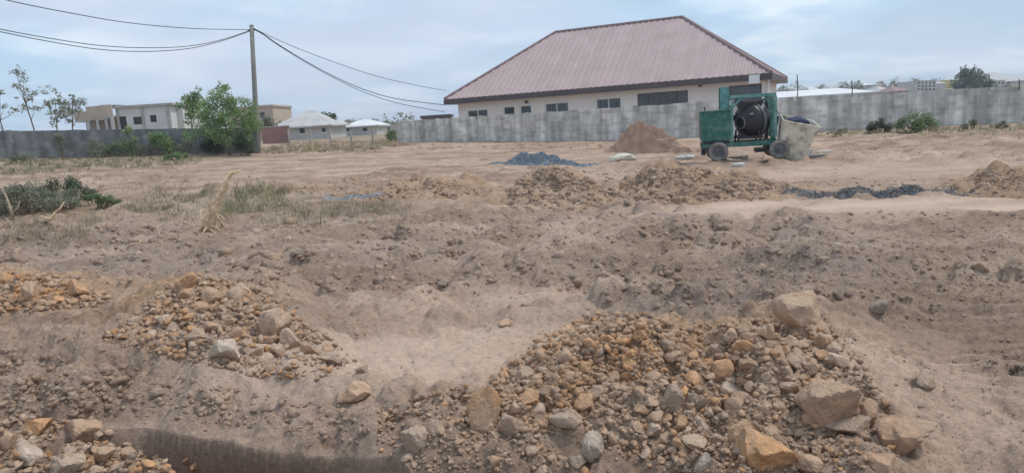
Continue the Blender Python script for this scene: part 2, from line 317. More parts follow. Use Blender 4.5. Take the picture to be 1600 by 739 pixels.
# ------------------------------------------------------------------ mesh helpers
def prop(o, label=None, cat=None, group=None, kind=None):
    if label: o['label'] = label
    if cat: o['category'] = cat
    if group: o['group'] = group
    if kind: o['kind'] = kind
    return o
class MB:
    def __init__(s): s.v = []; s.f = []
    def add(s, vs, fs):
        k = len(s.v); s.v += [tuple(p) for p in vs]; s.f += [tuple(i+k for i in f) for f in fs]; return s
    def box(s, c, sz, R=None):
        c = Vector(c); hx, hy, hz_ = sz[0]/2, sz[1]/2, sz[2]/2
        vs = [Vector((sx*hx, sy*hy, sz_*hz_)) for sx in (-1, 1) for sy in (-1, 1) for sz_ in (-1, 1)]
        if R is not None: vs = [R @ q for q in vs]
        return s.add([c+q for q in vs], [(0, 1, 3, 2), (4, 6, 7, 5), (0, 4, 5, 1), (2, 3, 7, 6), (0, 2, 6, 4), (1, 5, 7, 3)])
    def b2(s, x0, x1, y0, y1, z0, z1): return s.box(((x0+x1)/2, (y0+y1)/2, (z0+z1)/2), (x1-x0, y1-y0, z1-z0))
    def tube(s, pts, rs, n=8, cap=True):
        pts = [Vector(p) for p in pts]
        if not isinstance(rs, (list, tuple)): rs = [rs]*len(pts)
        k = len(s.v); up = None
        for i, p in enumerate(pts):
            d = (pts[min(i+1, len(pts)-1)]-pts[max(i-1, 0)]).normalized()
            a = Vector((0, 0, 1)) if abs(d.z) < 0.9 else Vector((1, 0, 0))
            u = d.cross(a).normalized() if up is None else (up-d*up.dot(d)).normalized()
            up = u; w_ = d.cross(u)
            for j in range(n):
                t = 2*math.pi*j/n; s.v.append(tuple(p+(u*math.cos(t)+w_*math.sin(t))*rs[i]))
        for i in range(len(pts)-1):
            for j in range(n): s.f.append((k+i*n+j, k+i*n+(j+1) % n, k+(i+1)*n+(j+1) % n, k+(i+1)*n+j))
        if cap: s.f.append(tuple(k+j for j in range(n))[::-1]); s.f.append(tuple(k+(len(pts)-1)*n+j for j in range(n)))
        return s
    def lathe(s, prof, R=None, c=(0, 0, 0), n=24):
        """profile (r, h) about local z, turned by R, moved to c"""
        k = len(s.v); c = Vector(c)
        for r, h in prof:
            for j in range(n):
                t = 2*math.pi*j/n; q = Vector((r*math.cos(t), r*math.sin(t), h)); s.v.append(tuple(c+(R @ q if R is not None else q)))
        for i in range(len(prof)-1):
            for j in range(n): s.f.append((k+i*n+j, k+i*n+(j+1) % n, k+(i+1)*n+(j+1) % n, k+(i+1)*n+j))
        return s
    def prism(s, poly, d):
        d = Vector(d); n = len(poly); p = [Vector(q) for q in poly]
        return s.add(p+[q+d for q in p], [tuple(range(n))[::-1], tuple(range(n, 2*n))]+[(i, (i+1) % n, n+(i+1) % n, n+i) for i in range(n)])
    def build(s, name, m, parent=None, smooth=False):
        me = bpy.data.meshes.new(name); me.from_pydata(s.v, [], s.f); me.update()
        bm = bmesh.new(); bm.from_mesh(me); bmesh.ops.recalc_face_normals(bm, faces=bm.faces); bm.to_mesh(me); bm.free()
        me.materials.append(M[m] if isinstance(m, str) else m)
        if smooth: me.shade_smooth()
        o = bpy.data.objects.new(name, me); COL.objects.link(o)
        if parent: o.parent = parent
        return o
def empty(name, loc, rz=0.0, label=None, cat=None, group=None):
    o = bpy.data.objects.new(name, None); COL.objects.link(o); o.location = loc; o.rotation_euler = (0, 0, rz); o.empty_display_size = 0.3
    return prop(o, label, cat, group)
def np_mesh(name, V, FC, m, attr=None, smooth=False, parent=None):
    me = bpy.data.meshes.new(name); V = np.asarray(V, np.float32); FC = np.asarray(FC, np.int32); k = FC.shape[1]
    me.vertices.add(len(V)); me.vertices.foreach_set('co', V.ravel())
    me.loops.add(FC.size); me.loops.foreach_set('vertex_index', FC.ravel())
    me.polygons.add(len(FC)); me.polygons.foreach_set('loop_start', np.arange(0, FC.size, k, dtype=np.int32)); me.polygons.foreach_set('loop_total', np.full(len(FC), k, np.int32))
    if attr:
        for an, data in attr.items():
            a = me.attributes.new(an, 'FLOAT_COLOR', 'POINT'); a.data.foreach_set('color', np.asarray(data, np.float32).ravel())
    me.update(calc_edges=True); me.validate()
    if smooth: me.shade_smooth()
    me.materials.append(M[m]); o = bpy.data.objects.new(name, me); COL.objects.link(o)
    if parent: o.parent = parent
    return o

# ------------------------------------------------------------------ the ground, one sheet to the horizon
ys = [1.1]
while ys[-1] < 62: ys.append(ys[-1]+float(lspace(np.array(ys[-1]))))
while ys[-1] < 2200: ys.append(ys[-1]*1.035)
ys = np.array(ys)
tt = np.concatenate([-np.linspace(2.6, 0.82, 34)[:-1], np.linspace(-0.82, 0.82, 800), np.linspace(0.82, 2.6, 34)[1:]])
YY, TT = np.meshgrid(ys, tt, indexing='ij'); XX = TT*(YY+1.5)
HH, SM, TRM = feats(XX, YY)
HTOP = HH.copy()
for _l, hl in HEAPS: HTOP = np.maximum(HTOP, HH+np.where((np.abs(XX-hl[0][0]) < 6) & (np.abs(YY-hl[0][1]) < 5), heap_h(XX, YY, hl), 0))
def blobs(L_):
    z = np.zeros(XX.shape); wx = XX+0.3*fbm(XX, YY, 3, 131); wy = YY+0.3*fbm(XX, YY, 3, 151)
    for (px, py, rx, ry, a) in L_:
        g = G0(px, py); z = np.maximum(z, a*np.exp(-(((wx-g[0])/rx)**2+((wy-g[1])/ry)**2)))
    return z
Zo = blobs([(955, 600, .85, .7, 1), (880, 640, .6, .5, .7), (1130, 600, 1.1, .6, .7), (285, 500, .7, .8, 1), (60, 480, 1.0, .7, .8), (860, 305, .9, 1.1, .55), (1050, 303, 1.4, 1.0, .5), (680, 298, 1.4, 1.2, .75), (600, 298, .9, 1., .5),
            (1000, 232, 3, 2, .4), (780, 225, 5, 2, .3), (480, 296, .9, 1, .35), (430, 410, .6, .5, .25), (1240, 700, .8, .4, .35)])
Zp = np.clip(SM*0.9, 0, 1)*np.clip(1.6-YY/13, 0.2, 1)
Zp = np.maximum(Zp, blobs([(1370, 321, 3.6, .62, 1), (1600, 323, 2.4, .62, 1), (1150, 320, 1.1, .5, 1), (1300, 265, 4, 1.6, .5), (1500, 250, 5, 3, .35), (640, 590, 1.1, .6, .35), (1540, 670, .8, .8, .3), (700, 350, 1.5, .3, .2), (560, 255, 3, 1, .4)]))
Zg = blobs([(200, 420, 2.0, 1.4, .9), (100, 380, 2.0, 2., .7), (600, 400, 1.6, 1.2, .55), (500, 340, 2., 1.2, .6), (1080, 480, .9, .6, .8), (1260, 440, .7, 1., .7), (1240, 370, 1.0, 1.2, .6), (900, 350, 1.4, 1., .5), (1060, 350, 1., 1., .5), (520, 305, .9, .5, .7), (880, 420, 1., .6, .35), (350, 640, .8, .3, .3)])
Zgr = blobs([(80, 320, 2.4, 1.8, .7), (370, 315, 2.2, 1.8, .55), (440, 320, 1.6, 1.0, .4), (250, 250, 6, 2.0, .6), (0, 262, 5, 3, .5), (500, 232, 5, 3, .35), (1420, 205, 5, 2, .5), (580, 325, 1.2, .6, .3)])
Zgr = np.maximum(Zgr, np.clip((YY-58)/20, 0, 0.9))
Z1 = np.stack([Zo, Zp, Zg, np.ones_like(Zo)], -1).reshape(-1, 4); Z2 = np.stack([Zgr, TRM, Zo*0, np.ones_like(Zo)], -1).reshape(-1, 4)
nr, nc = XX.shape; idx = np.arange(nr*nc).reshape(nr, nc)
FCS = np.stack([idx[:-1, :-1], idx[:-1, 1:], idx[1:, 1:], idx[1:, :-1]], -1).reshape(-1, 4)
gr = np_mesh('ground', np.stack([XX, YY, HH], -1).reshape(-1, 3), FCS, 'soil', {'zone': Z1, 'zone2': Z2}, smooth=True)
prop(gr, kind='structure')
_ri = np.arange(nr, dtype=float); _ci = np.arange(nc, dtype=float); _GX = XX; _LY = np.log(ys)
def HG(x, y, bare=False):
    '''height of the ground sheet itself, read back from its mesh'''
    x = np.asarray(x, float); y = np.asarray(y, float)
    r = np.clip(np.interp(y, ys, _ri), 0, nr-1.001); c = np.clip(np.interp(x/(y+1.5), tt, _ci), 0, nc-1.001)
    i = r.astype(int); j = c.astype(int); fr = r-i; fc = c-j
    A_ = HH if bare else HTOP; return (A_[i, j]*(1-fc)+A_[i, j+1]*fc)*(1-fr)+(A_[i+1, j]*(1-fc)+A_[i+1, j+1]*fc)*fr

for lab, hl in HEAPS:
    x0 = min(b[0]-2.2*b[2] for b in hl); x1 = max(b[0]+2.2*b[2] for b in hl); y0 = min(b[1]-2.2*b[3] for b in hl); y1 = max(b[1]+2.2*b[3] for b in hl)
    nx, ny = int((x1-x0)/0.035), int((y1-y0)/0.06); X, Y = np.meshgrid(np.linspace(x0, x1, nx), np.linspace(y0, y1, ny), indexing='ij')
    hh = heap_h(X, Y, hl); Zb = HG(X, Y, True); idx = np.arange(nx*ny).reshape(nx, ny); keep = hh > -0.02
    FC = np.stack([idx[:-1, :-1], idx[1:, :-1], idx[1:, 1:], idx[:-1, 1:]], -1).reshape(-1, 4); kk = (keep[:-1, :-1] | keep[1:, :-1] | keep[1:, 1:] | keep[:-1, 1:]).ravel(); FC = FC[kk]
    used, inv = np.unique(FC, return_inverse=True); P = np.stack([X, Y, Zb+np.where(hh > 0, hh, hh-0.04)], -1).reshape(-1, 3)[used]
    zz = np.tile(np.array([[0.45, 0.0, 0.25, 1.0]]), (len(P), 1)); z0 = np.tile(np.array([[0.0, 0.0, 0.0, 1.0]]), (len(P), 1))
    prop(np_mesh('soil_heap', P, inv.reshape(-1, 4), 'soil', {'zone': zz, 'zone2': z0}, smooth=True), lab, 'soil heap')
# ------------------------------------------------------------------ stones
RNG = np.random.default_rng(7)
random.seed(11)
def ico(sub):
    bm = bmesh.new(); bmesh.ops.create_icosphere(bm, subdivisions=sub, radius=1.0)
    v = np.array([q.co[:] for q in bm.verts]); f = np.array([[q.index for q in fc.verts] for fc in bm.faces]); bm.free(); return v, f
ICO = {k: ico(k) for k in (1, 2, 3, 4)}; ICO[0] = ICO[1]
def rock_verts(rng, sub, npl=9, rough=0.075, soft=34.0, flat=1.0):
    """a broken stone: a sphere cut by random planes, edges softly worn, surface pitted"""
    v, f = ICO[sub]
    n = rng.normal(size=(npl, 3)); n /= np.linalg.norm(n, axis=1)[:, None]
    hgt = rng.uniform(0.42, 0.95, npl)
    q = np.maximum(v@n.T, 1e-3)/hgt
    inv = (q**soft).sum(1)**(1/soft)
    r = 1/np.maximum(inv, 0.85)
    ph = rng.uniform(0, 50, 3)
    sd_ = int(rng.integers(999)); nz = fbm(v[:, 0]*2.6+ph[0]+v[:, 2], v[:, 1]*2.6+ph[1]-v[:, 2]*1.3, 4, sd_, .6)-0.35*clods(v[:, 0]*4+ph[2]+v[:, 2]*2, v[:, 1]*4+ph[0]-v[:, 2]*1.7, sd_, .5)
    r = r*(1+rough*2*nz)
    p = v*r[:, None]; p[:, 2] *= flat
    p -= (p.max(0)+p.min(0))/2; p /= (p.max(0)-p.min(0))/2
    return p
def rock_me(name, rng, sub, **k):
    p = rock_verts(rng, sub, **k); f = ICO[sub][1]
    me = bpy.data.meshes.new(name); me.from_pydata([tuple(a) for a in p], [], [tuple(int(i) for i in a) for a in f]); me.update(); me.materials.append(M['rock'])
    me.shade_smooth(); me.set_sharp_from_angle(angle=RAD(20)); return me
TINT = {'orange': (0.55, 0.30, 0.145), 'tan': (0.49, 0.32, 0.21), 'brown': (0.41, 0.258, 0.165), 'pale': (0.50, 0.365, 0.265), 'grey': (0.44, 0.328, 0.245), 'white': (0.53, 0.435, 0.345), 'slate': (0.28, 0.225, 0.185)}
DIRT = {'brown': (0.33, 0.23, 0.168), 'tan': (0.40, 0.285, 0.21), 'grey': (0.34, 0.262, 0.215), 'pale': (0.45, 0.335, 0.25), 'slate': (0.24, 0.175, 0.138), 'orange': (0.45, 0.29, 0.17)}
def set_rock(o, c, rng):
    t = np.array(TINT[c])*rng.uniform(0.92, 1.2); o.color = (t[0], t[1], t[2], 1)
def big_rock(px, py, wpx, hpx, col, label, group=None, sub=4, seed=0, yaw=None, dep=0.8, **k):
    rng = np.random.default_rng(seed+int(px)*7+int(py))
    g = G(px, py+0.32*hpx); D = g.y
    wm = wpx*D/F_PX; hm = hpx*D/F_PX*0.98
    o = bpy.data.objects.new('rock', rock_me('rock', rng, sub, **k)); COL.objects.link(o)
    o.scale = (wm/2, wm/2*dep, hm/2*1.15); o.location = (g.x, g.y+wm*0.12, g.z+hm*0.32)
    o.rotation_euler = (rng.uniform(-.15, .15), rng.uniform(-.2, .2), rng.uniform(-.4, .4) if yaw is None else yaw)
    set_rock(o, col, rng); prop(o, label, 'rock', group)
    PLACED.append((px, py, max(wpx, hpx)))
    return o
PLACED = []
WH, BH, NB, OH = 'on the wide rubble heap', 'on the rubble heap topping the spoil bank', "on the trench's near bank", 'on the low orange heap behind the bank'
for a in [
    (1247, 484, 80, 52, 'tan', 'large rounded tan boulder crowning the back edge of the wide rubble heap'),
    (1298, 630, 104, 66, 'brown', 'large wedge-shaped brown boulder with flat split faces at the heap edge'),
    (1424, 686, 98, 66, 'brown', 'rounded brown boulder sitting alone on bare pale ground past the rubble heap'),
    (1202, 708, 104, 64, 'orange', 'large flat-topped orange-brown boulder at the low edge of the rubble heap'),
    (1450, 590, 46, 26, 'pale', 'single pale flat stone on smooth ground beside the crawler tracks'),
    (1047, 620, 50, 44, 'grey', 'blocky grey-tan stone leaning midway down the wide rubble heap'),
    (1090, 628, 38, 28, 'grey', 'cracked grey stone touching the blocky grey-tan stone on the rubble heap'),
    (1130, 577, 38, 34, 'orange', 'bright orange pointed stone standing on the slope of the rubble heap'),
    (1137, 607, 32, 24, 'white', 'whitish angular stone just below the bright orange pointed stone'),
    (928, 701, 44, 50, 'white', 'pale upright oval stone at the foot of the rubble heap'),
    (800, 662, 48, 44, 'pale', 'pale flat-faced stone propped against a tall orange clod'),
    (650, 690, 50, 44, 'grey', 'grey angular stone between the trench end and the rubble heap'),
    (682, 670, 30, 24, 'pale', 'small pale block leaning on the grey stone near the trench end'),
    (824, 622, 44, 25, 'orange', 'flat orange slab beside the tall orange clod'),
    (886, 656, 58, 30, 'pale', 'long pale slab lying on the rubble heap foot'),
    (1242, 566, 44, 26, 'grey', 'flat grey stone on the back slope of the wide rubble heap'),
    (1306, 566, 46, 30, 'pale', 'pale rounded stone at the outer side of the wide rubble heap'),
    (1362, 646, 50, 38, 'brown', 'brown stone wedged behind the large wedge-shaped boulder'),
    (1326, 669, 82, 28, 'grey', 'long flat grey slab under the wedge-shaped brown boulder'),
    (1196, 520, 30, 32, 'tan', 'upright tan stone in front of the crowning boulder'),
    (1100, 724, 32, 36, 'white', 'white-grey pointed stone next to the flat-topped orange boulder'),
    (1085, 692, 46, 22, 'pale', 'flat pale stone above the white-grey pointed stone'),
    (1160, 676, 46, 40, 'orange', 'reddish tan broken stone behind the flat-topped orange boulder'),
    (902, 722, 32, 22, 'grey', 'small grey stone beside the pale upright oval stone'),
    (1272, 728, 54, 26, 'tan', 'tan stone beside the flat-topped orange boulder at its right foot'.replace(' at its right foot', '')),
    (1385, 728, 66, 28, 'brown', 'half-buried brown stone below the rounded brown boulder'),
    (345, 549, 56, 38, 'white', 'smooth whitish rounded stone low on the bank-top rubble heap'),
    (430, 503, 52, 46, 'pale', 'large pale block on the shoulder of the bank-top rubble heap'),
    (290, 441, 34, 30, 'orange', 'bright orange clod at the very peak of the bank-top rubble heap'),
    (330, 464, 32, 30, 'tan', 'tan stone just under the orange clod at the heap peak'),
    (366, 462, 32, 26, 'pale', 'pale round stone near the peak of the bank-top rubble heap'),
    (452, 530, 38, 36, 'pale', 'pale cube-like stone below the large pale block'),
    (516, 563, 44, 22, 'grey', 'flat grey stone at the tapering end of the bank-top heap'),
    (482, 546, 24, 22, 'tan', 'small tan cube-shaped stone between two grey stones on the bank'),
    (555, 612, 54, 24, 'tan', 'tan crumbling slab lying on the bank beside smooth trodden ground'),
    (122, 674, 64, 42, 'tan', "large rounded tan stone on the trench's near bank"),
    (62, 666, 44, 28, 'orange', "flat orange stone on the trench's near bank"),
    (36, 706, 54, 36, 'white', "pale slanted slab on the trench's near bank"),
    (158, 713, 42, 36, 'tan', "round tan stone at the lip of the trench's near bank"),
    (104, 727, 58, 30, 'grey', "broad grey stone in front of the large rounded tan stone"),
    (10, 690, 30, 34, 'brown', "brown stone beside the pale slanted slab"),
    (12, 436, 32, 20, 'orange', 'bright orange block topping the low orange heap'),
    (48, 456, 30, 30, 'tan', 'tan upright block set into the low orange heap'),
    (118, 452, 38, 26, 'orange', 'orange stone at the thin end of the low orange heap'),
    (665, 343, 26, 16, 'pale', 'pale slab sticking out of the torn soil beside a dark hollow'),
    (1375, 480, 32, 22, 'slate', 'dark slab stuck in the push bank above the crawler tracks'),
    (1535, 416, 26, 18, 'grey', 'grey stone lying alone on the flat soil beyond the crawler tracks'),
    (1349, 386, 10, 9, 'white', 'tiny whitish round pebble lying on the torn soil'),
    (692, 443, 26, 10, 'slate', 'thin dark slab lying flat on torn soil'),
    (790, 505, 24, 10, 'tan', 'thin tan slab lying on smooth ground behind the wide heap'),
    (565, 577, 22, 14, 'pale', 'small pale stone fallen past the end of the bank-top heap'),
]: big_rock(*a)
# tall ribbed clod of orange clay
big_rock(757, 642, 56, 76, 'orange', 'tall ribbed clod of orange clay standing on the bank', None, 4, 3, dep=0.7, rough=0.10, npl=9)

# look-alike stones on the heaps: shared meshes, one object each
VAR = [rock_me('stone', np.random.default_rng(100+i), 3, npl=6+i % 4, rough=0.07, soft=40.0, flat=0.7+0.05*(i % 6)) for i in range(26)]
def inpoly(x, y, poly):
    c = False; j = len(poly)-1
    for i in range(len(poly)):
        if (poly[i][1] > y) != (poly[j][1] > y) and x < (poly[j][0]-poly[i][0])*(y-poly[i][1])/(poly[j][1]-poly[i][1])+poly[i][0]: c = not c
        j = i
    return c
def fill(poly, n, smin, smax, colf, where, group, seed):
    rng = np.random.default_rng(seed); xs = [p[0] for p in poly]; ys_ = [p[1] for p in poly]; pts = []; tries = 0
    while len(pts) < n and tries < n*150:
        tries += 1
        x, y = rng.uniform(min(xs), max(xs)), rng.uniform(min(ys_), max(ys_)); s = smin+(smax-smin)*rng.random()**1.9
        if not inpoly(x, y, poly): continue
        if any((x-a)**2+((y-b)*1.5)**2 < (0.36*(s+c))**2 for a, b, c in PLACED): continue
        PLACED.append((x, y, s)); pts.append((x, y, s))
    if not pts: return
    g = march([p[0] for p in pts], [p[1] for p in pts], HG); hh = HG(g[:, 0], g[:, 1])
    for (px, py, s), (gx, gy), z in zip(pts, g, hh):
        o = bpy.data.objects.new('stone', VAR[rng.integers(len(VAR))]); COL.objects.link(o)
        r = s*gy/F_PX/2; o.scale = (r*rng.uniform(.9, 1.15), r*rng.uniform(.75, 1.05), r*rng.uniform(.6, .95))
        o.rotation_euler = (rng.uniform(-.5, .5), rng.uniform(-.5, .5), rng.uniform(0, 6.28)); o.location = (gx, gy, z+r*0.08)
        c = colf(px, py, rng); set_rock(o, c, rng)
        size = 'larger' if s > 24 else 'small'; nm = {'white': 'whitish', 'slate': 'dark'}.get(c, c)
        near = [(math.hypot(px-a, (py-b)*1.4), n_) for a, b, n_ in MARKS]; dd, n_ = min(near)
        if dd < 62: lab = '%s %s broken stone near the %s' % (size, nm, n_)
        else: lab = '%s %s broken stone %s %s' % (size, nm, 'high up' if py < sum(ys_)/len(ys_) else 'low down', where)
        prop(o, lab, 'stone', lab.replace(' broken stone', ' stones'))
MARKS = [(1247, 484, 'tan boulder crowning the rubble heap'), (1298, 630, 'wedge-shaped brown boulder'), (1202, 708, 'flat-topped orange boulder'), (1047, 620, 'blocky grey-tan stone'), (1130, 577, 'bright orange pointed stone'),
         (928, 701, 'pale upright oval stone'), (757, 642, 'tall ribbed orange clod'), (650, 690, 'grey stone by the trench end'), (824, 622, 'flat orange slab'), (886, 656, 'long pale slab'), (1306, 566, 'pale stone on the outer heap side'),
         (1196, 520, 'upright tan stone'), (1100, 724, 'white-grey pointed stone'), (345, 549, 'smooth whitish stone on the bank'), (430, 503, 'large pale block on the bank heap'), (290, 441, 'orange clod on the heap peak'),
         (516, 563, 'flat grey stone ending the bank heap'), (122, 674, 'large rounded tan stone on the near bank'), (36, 706, 'pale slanted slab on the near bank'), (12, 436, 'bright orange block on the low heap'), (118, 452, 'orange stone ending the low heap')]
def c_wide(px, py, rng):
    po = max(0, 1-math.hypot((px-950)/190, (py-570)/110))
    u = rng.random()
    if u < 0.15+0.6*po: return 'orange'
    return rng.choice(['tan', 'tan', 'pale', 'brown', 'grey']) if po < 0.35 else rng.choice(['tan', 'tan', 'brown'])
def c_bank(px, py, rng):
    if rng.random() < max(0.1, 0.9-abs(px-265)/130): return 'orange'
    return rng.choice(['tan', 'pale', 'pale', 'grey', 'tan'])
def c_or(px, py, rng): return rng.choice(['orange', 'orange', 'tan', 'pale'])
fill([(780, 590), (850, 535), (900, 505), (985, 500), (1040, 535), (1100, 535), (1170, 512), (1290, 520), (1345, 600), (1330, 660), (1210, 690), (1090, 735), (950, 690), (860, 660), (790, 640)], 175, 15, 36, c_wide, WH, 'on the wide rubble heap', 5)
fill([(180, 525), (265, 445), (330, 436), (410, 455), (470, 500), (545, 548), (520, 580), (400, 575), (330, 560), (240, 530)], 62, 13, 30, c_bank, BH, 'on the bank-top rubble heap', 6)
fill([(-10, 660), (120, 658), (230, 690), (330, 730), (300, 742), (-10, 742)], 26, 16, 36, c_bank, NB, 'on the near bank', 8)
fill([(-10, 428), (70, 432), (160, 460), (150, 472), (60, 480), (-10, 480)], 24, 13, 24, c_or, OH, 'on the low orange heap', 9)
fill([(590, 640), (720, 600), (780, 650), (900, 720), (1010, 739), (600, 739)], 20, 13, 26, c_bank, "on the bank between trench end and wide heap", 'at the trench end', 10)

# countless smaller rubble and clods: one mesh each
def rubble(name, X, Y, R, TN, m='rubble', sub=1, sink=0.25, parent=None, hfun=HG):
    n = len(X); nv = 8; P = []; f = ICO[0][1]; rng = np.random.default_rng(n)
    CUBE = np.array([[a, b, c] for a in (-1, 1) for b in (-1, 1) for c in (-1, 1)], float)*0.72
    CF = np.array([[0, 1, 3], [0, 3, 2], [4, 6, 7], [4, 7, 5], [0, 4, 5], [0, 5, 1], [2, 3, 7], [2, 7, 6], [0, 2, 6], [0, 6, 4], [1, 5, 7], [1, 7, 3]])
    Z = hfun(X, Y); VV, FF, AA, off = [], [], [], 0; sel = rng.random(n) < 0.6
    for part, (bv, bf, lo, hi) in enumerate(((CUBE, CF, .55, 1.15), (ICO[1][0], ICO[1][1], .62, 1.25))):
        q = np.flatnonzero(sel if part == 0 else ~sel); m_ = len(q)
        var = np.stack([(lambda r_: bv*r_.uniform(lo, hi, (len(bv), 1))*r_.uniform(.75, 1.2, 3)+r_.normal(0, .10, bv.shape))(np.random.default_rng(500+i)) for i in range(40)])
        ang = rng.uniform(0, 6.28, m_)[:, None]; til = rng.uniform(-.7, .7, m_)[:, None]; sc = np.stack([rng.uniform(.8, 1.25, m_), rng.uniform(.7, 1.1, m_), rng.uniform(.5, .95, m_)], 1)
        V = var[rng.integers(40, size=m_)]*sc[:, None, :]*R[q][:, None, None]
        ct, st = np.cos(til), np.sin(til); V[:, :, 0], V[:, :, 2] = V[:, :, 0]*ct-V[:, :, 2]*st, V[:, :, 0]*st+V[:, :, 2]*ct
        c, s_ = np.cos(ang), np.sin(ang); V[:, :, 0], V[:, :, 1] = V[:, :, 0]*c-V[:, :, 1]*s_, V[:, :, 0]*s_+V[:, :, 1]*c
        V[:, :, 0] += X[q][:, None]; V[:, :, 1] += Y[q][:, None]; V[:, :, 2] += (Z[q]+R[q]*sink)[:, None]
        k = len(bv); VV.append(V.reshape(-1, 3)); FF.append((bf[None]+np.arange(m_)[:, None, None]*k).reshape(-1, 3)+off); off += m_*k
        AA.append(np.concatenate([np.repeat(TN[q], k, 0), np.ones((m_*k, 1))], 1))
    return np_mesh(name, np.concatenate(VV), np.concatenate(FF), m, {'tint': np.concatenate(AA)}, parent=parent)
def tints(names, probs, n, rng, T=None):
    t = np.array([(T or TINT)[a] for a in names])[rng.choice(len(names), n, p=probs)]; return t*rng.uniform(.82, 1.15, (n, 1))
def sm_at(g):
    sm = np.zeros(len(g))
    for (cx, cy, rx, ry, a) in SMOOTH: sm = np.maximum(sm, a*np.exp(-((((g[:, 0]-cx)/rx)**2+((g[:, 1]-cy)/ry)**2)**2)*0.7))
    return sm
def scat_px(poly, n, rng):
    xs = [p[0] for p in poly]; ys_ = [p[1] for p in poly]; out = []
    while len(out) < n:
        x, y = rng.uniform(min(xs), max(xs)), rng.uniform(min(ys_), max(ys_))
        if inpoly(x, y, poly): out.append((x, y))
    a = np.array(out); g = march(a[:, 0], a[:, 1], HG); bad = (seg_dist(g[:, 0], g[:, 1], TR) < 0.29) | (sm_at(g) > 0.35+0.6*rng.random(len(g))); g[bad] = g[~bad][rng.integers((~bad).sum(), size=bad.sum())]+rng.normal(0, .03, (bad.sum(), 2)); return g
def rub_zone(name, label, polys, seed, T=None, sink=0.25):
    rng = np.random.default_rng(seed); Xs, Rs, Ts = [], [], []
    for poly, n, smin, smax, names, probs in polys:
        g = scat_px(poly, n, rng); s = smin+(smax-smin)*rng.random(n)**2.2
        Xs.append(g); Rs.append(s*g[:, 1]/F_PX/2); Ts.append(tints(names, probs, n, rng, T))
    g = np.concatenate(Xs)
    o = rubble(name, g[:, 0], g[:, 1], np.concatenate(Rs), np.concatenate(Ts), sink=sink); return prop(o, label, 'rubble', kind='stuff')
MIXC = ['orange', 'tan', 'pale', 'brown', 'grey']
rub_zone('rubble', 'loose chips and crumbs of stone filling the rubble heaps', [
    ([(760, 600), (850, 525), (920, 492), (1010, 490), (1080, 520), (1040, 560), (960, 640), (860, 680), (770, 660)], 2200, 4, 18, MIXC, [.5, .3, .06, .1, .04]),
    ([(960, 560), (1060, 510), (1170, 500), (1300, 515), (1370, 600), (1440, 700), (1330, 739), (1050, 739), (900, 690)], 2800, 4, 16, MIXC, [.18, .36, .2, .14, .12]),
    ([(160, 535), (265, 442), (330, 434), (410, 455), (470, 500), (560, 560), (520, 590), (400, 590), (330, 570)], 1700, 4, 16, MIXC, [.3, .3, .2, .1, .1]),
    ([(-10, 655), (140, 655), (240, 690), (340, 739), (-10, 739)], 700, 5, 18, MIXC, [.15, .35, .2, .1, .2]),
    ([(-10, 425), (90, 432), (180, 465), (150, 480), (-10, 490)], 550, 4, 14, MIXC, [.5, .3, .1, .1, 0]),
    ([(590, 640), (760, 590), (900, 739), (590, 739)], 600, 4, 14, MIXC, [.15, .4, .2, .15, .1])], 21)
rub_zone('soil_clods', 'scattered crumbly soil clods over the torn ground', [
    ([(420, 345), (1330, 330), (1330, 480), (900, 500), (420, 440)], 420, 9, 24, ['brown', 'tan', 'grey', 'slate'], [.4, .25, .2, .15]),
    ([(0, 350), (420, 345), (420, 440), (0, 430)], 220, 8, 20, ['brown', 'grey', 'slate'], [.4, .35, .25]),
    ([(-10, 560), (300, 585), (620, 640), (560, 670), (250, 640), (-10, 620)], 120, 10, 26, ['pale', 'tan'], [.4, .6]),
    ([(0, 330), (1600, 330), (1600, 470), (0, 440)], 5000, 2, 11, ['brown', 'tan', 'grey', 'slate'], [.4, .3, .2, .1]),
    ([(0, 440), (1600, 470), (1600, 739), (0, 739)], 4000, 1.6, 8, ['brown', 'tan', 'grey', 'pale'], [.3, .4, .15, .15]),
    ([(0, 540), (300, 590), (600, 650), (560, 690), (250, 650), (0, 640)], 900, 3, 17, ['brown', 'tan', 'grey', 'pale'], [.2, .6, .05, .15]),
    ([(780, 330), (800, 285), (860, 256), (940, 272), (1000, 264), (1110, 262), (1215, 285), (1200, 312), (1000, 318), (860, 330)], 2200, 3, 14, ['brown', 'tan', 'orange', 'slate'], [.58, .1, .10, .22]),
    ([(440, 300), (560, 275), (720, 280), (770, 310), (600, 312)], 700, 3, 12, ['brown', 'tan', 'orange', 'slate'], [.45, .1, .27, .18]),
    ([(1500, 310), (1530, 270), (1600, 260), (1600, 310)], 260, 3, 9, ['brown', 'tan', 'slate'], [.5, .3, .2]),
    ([(1210, 305), (1230, 280), (1400, 276), (1520, 280), (1500, 296), (1300, 290)], 300, 3, 8, ['brown', 'tan', 'pale'], [.4, .4, .2]),
    ([(200, 232), (1600, 232), (1600, 300), (0, 330), (0, 262)], 1800, 2, 6, ['brown', 'tan', 'slate'], [.5, .3, .2])], 22, DIRT, -0.3)

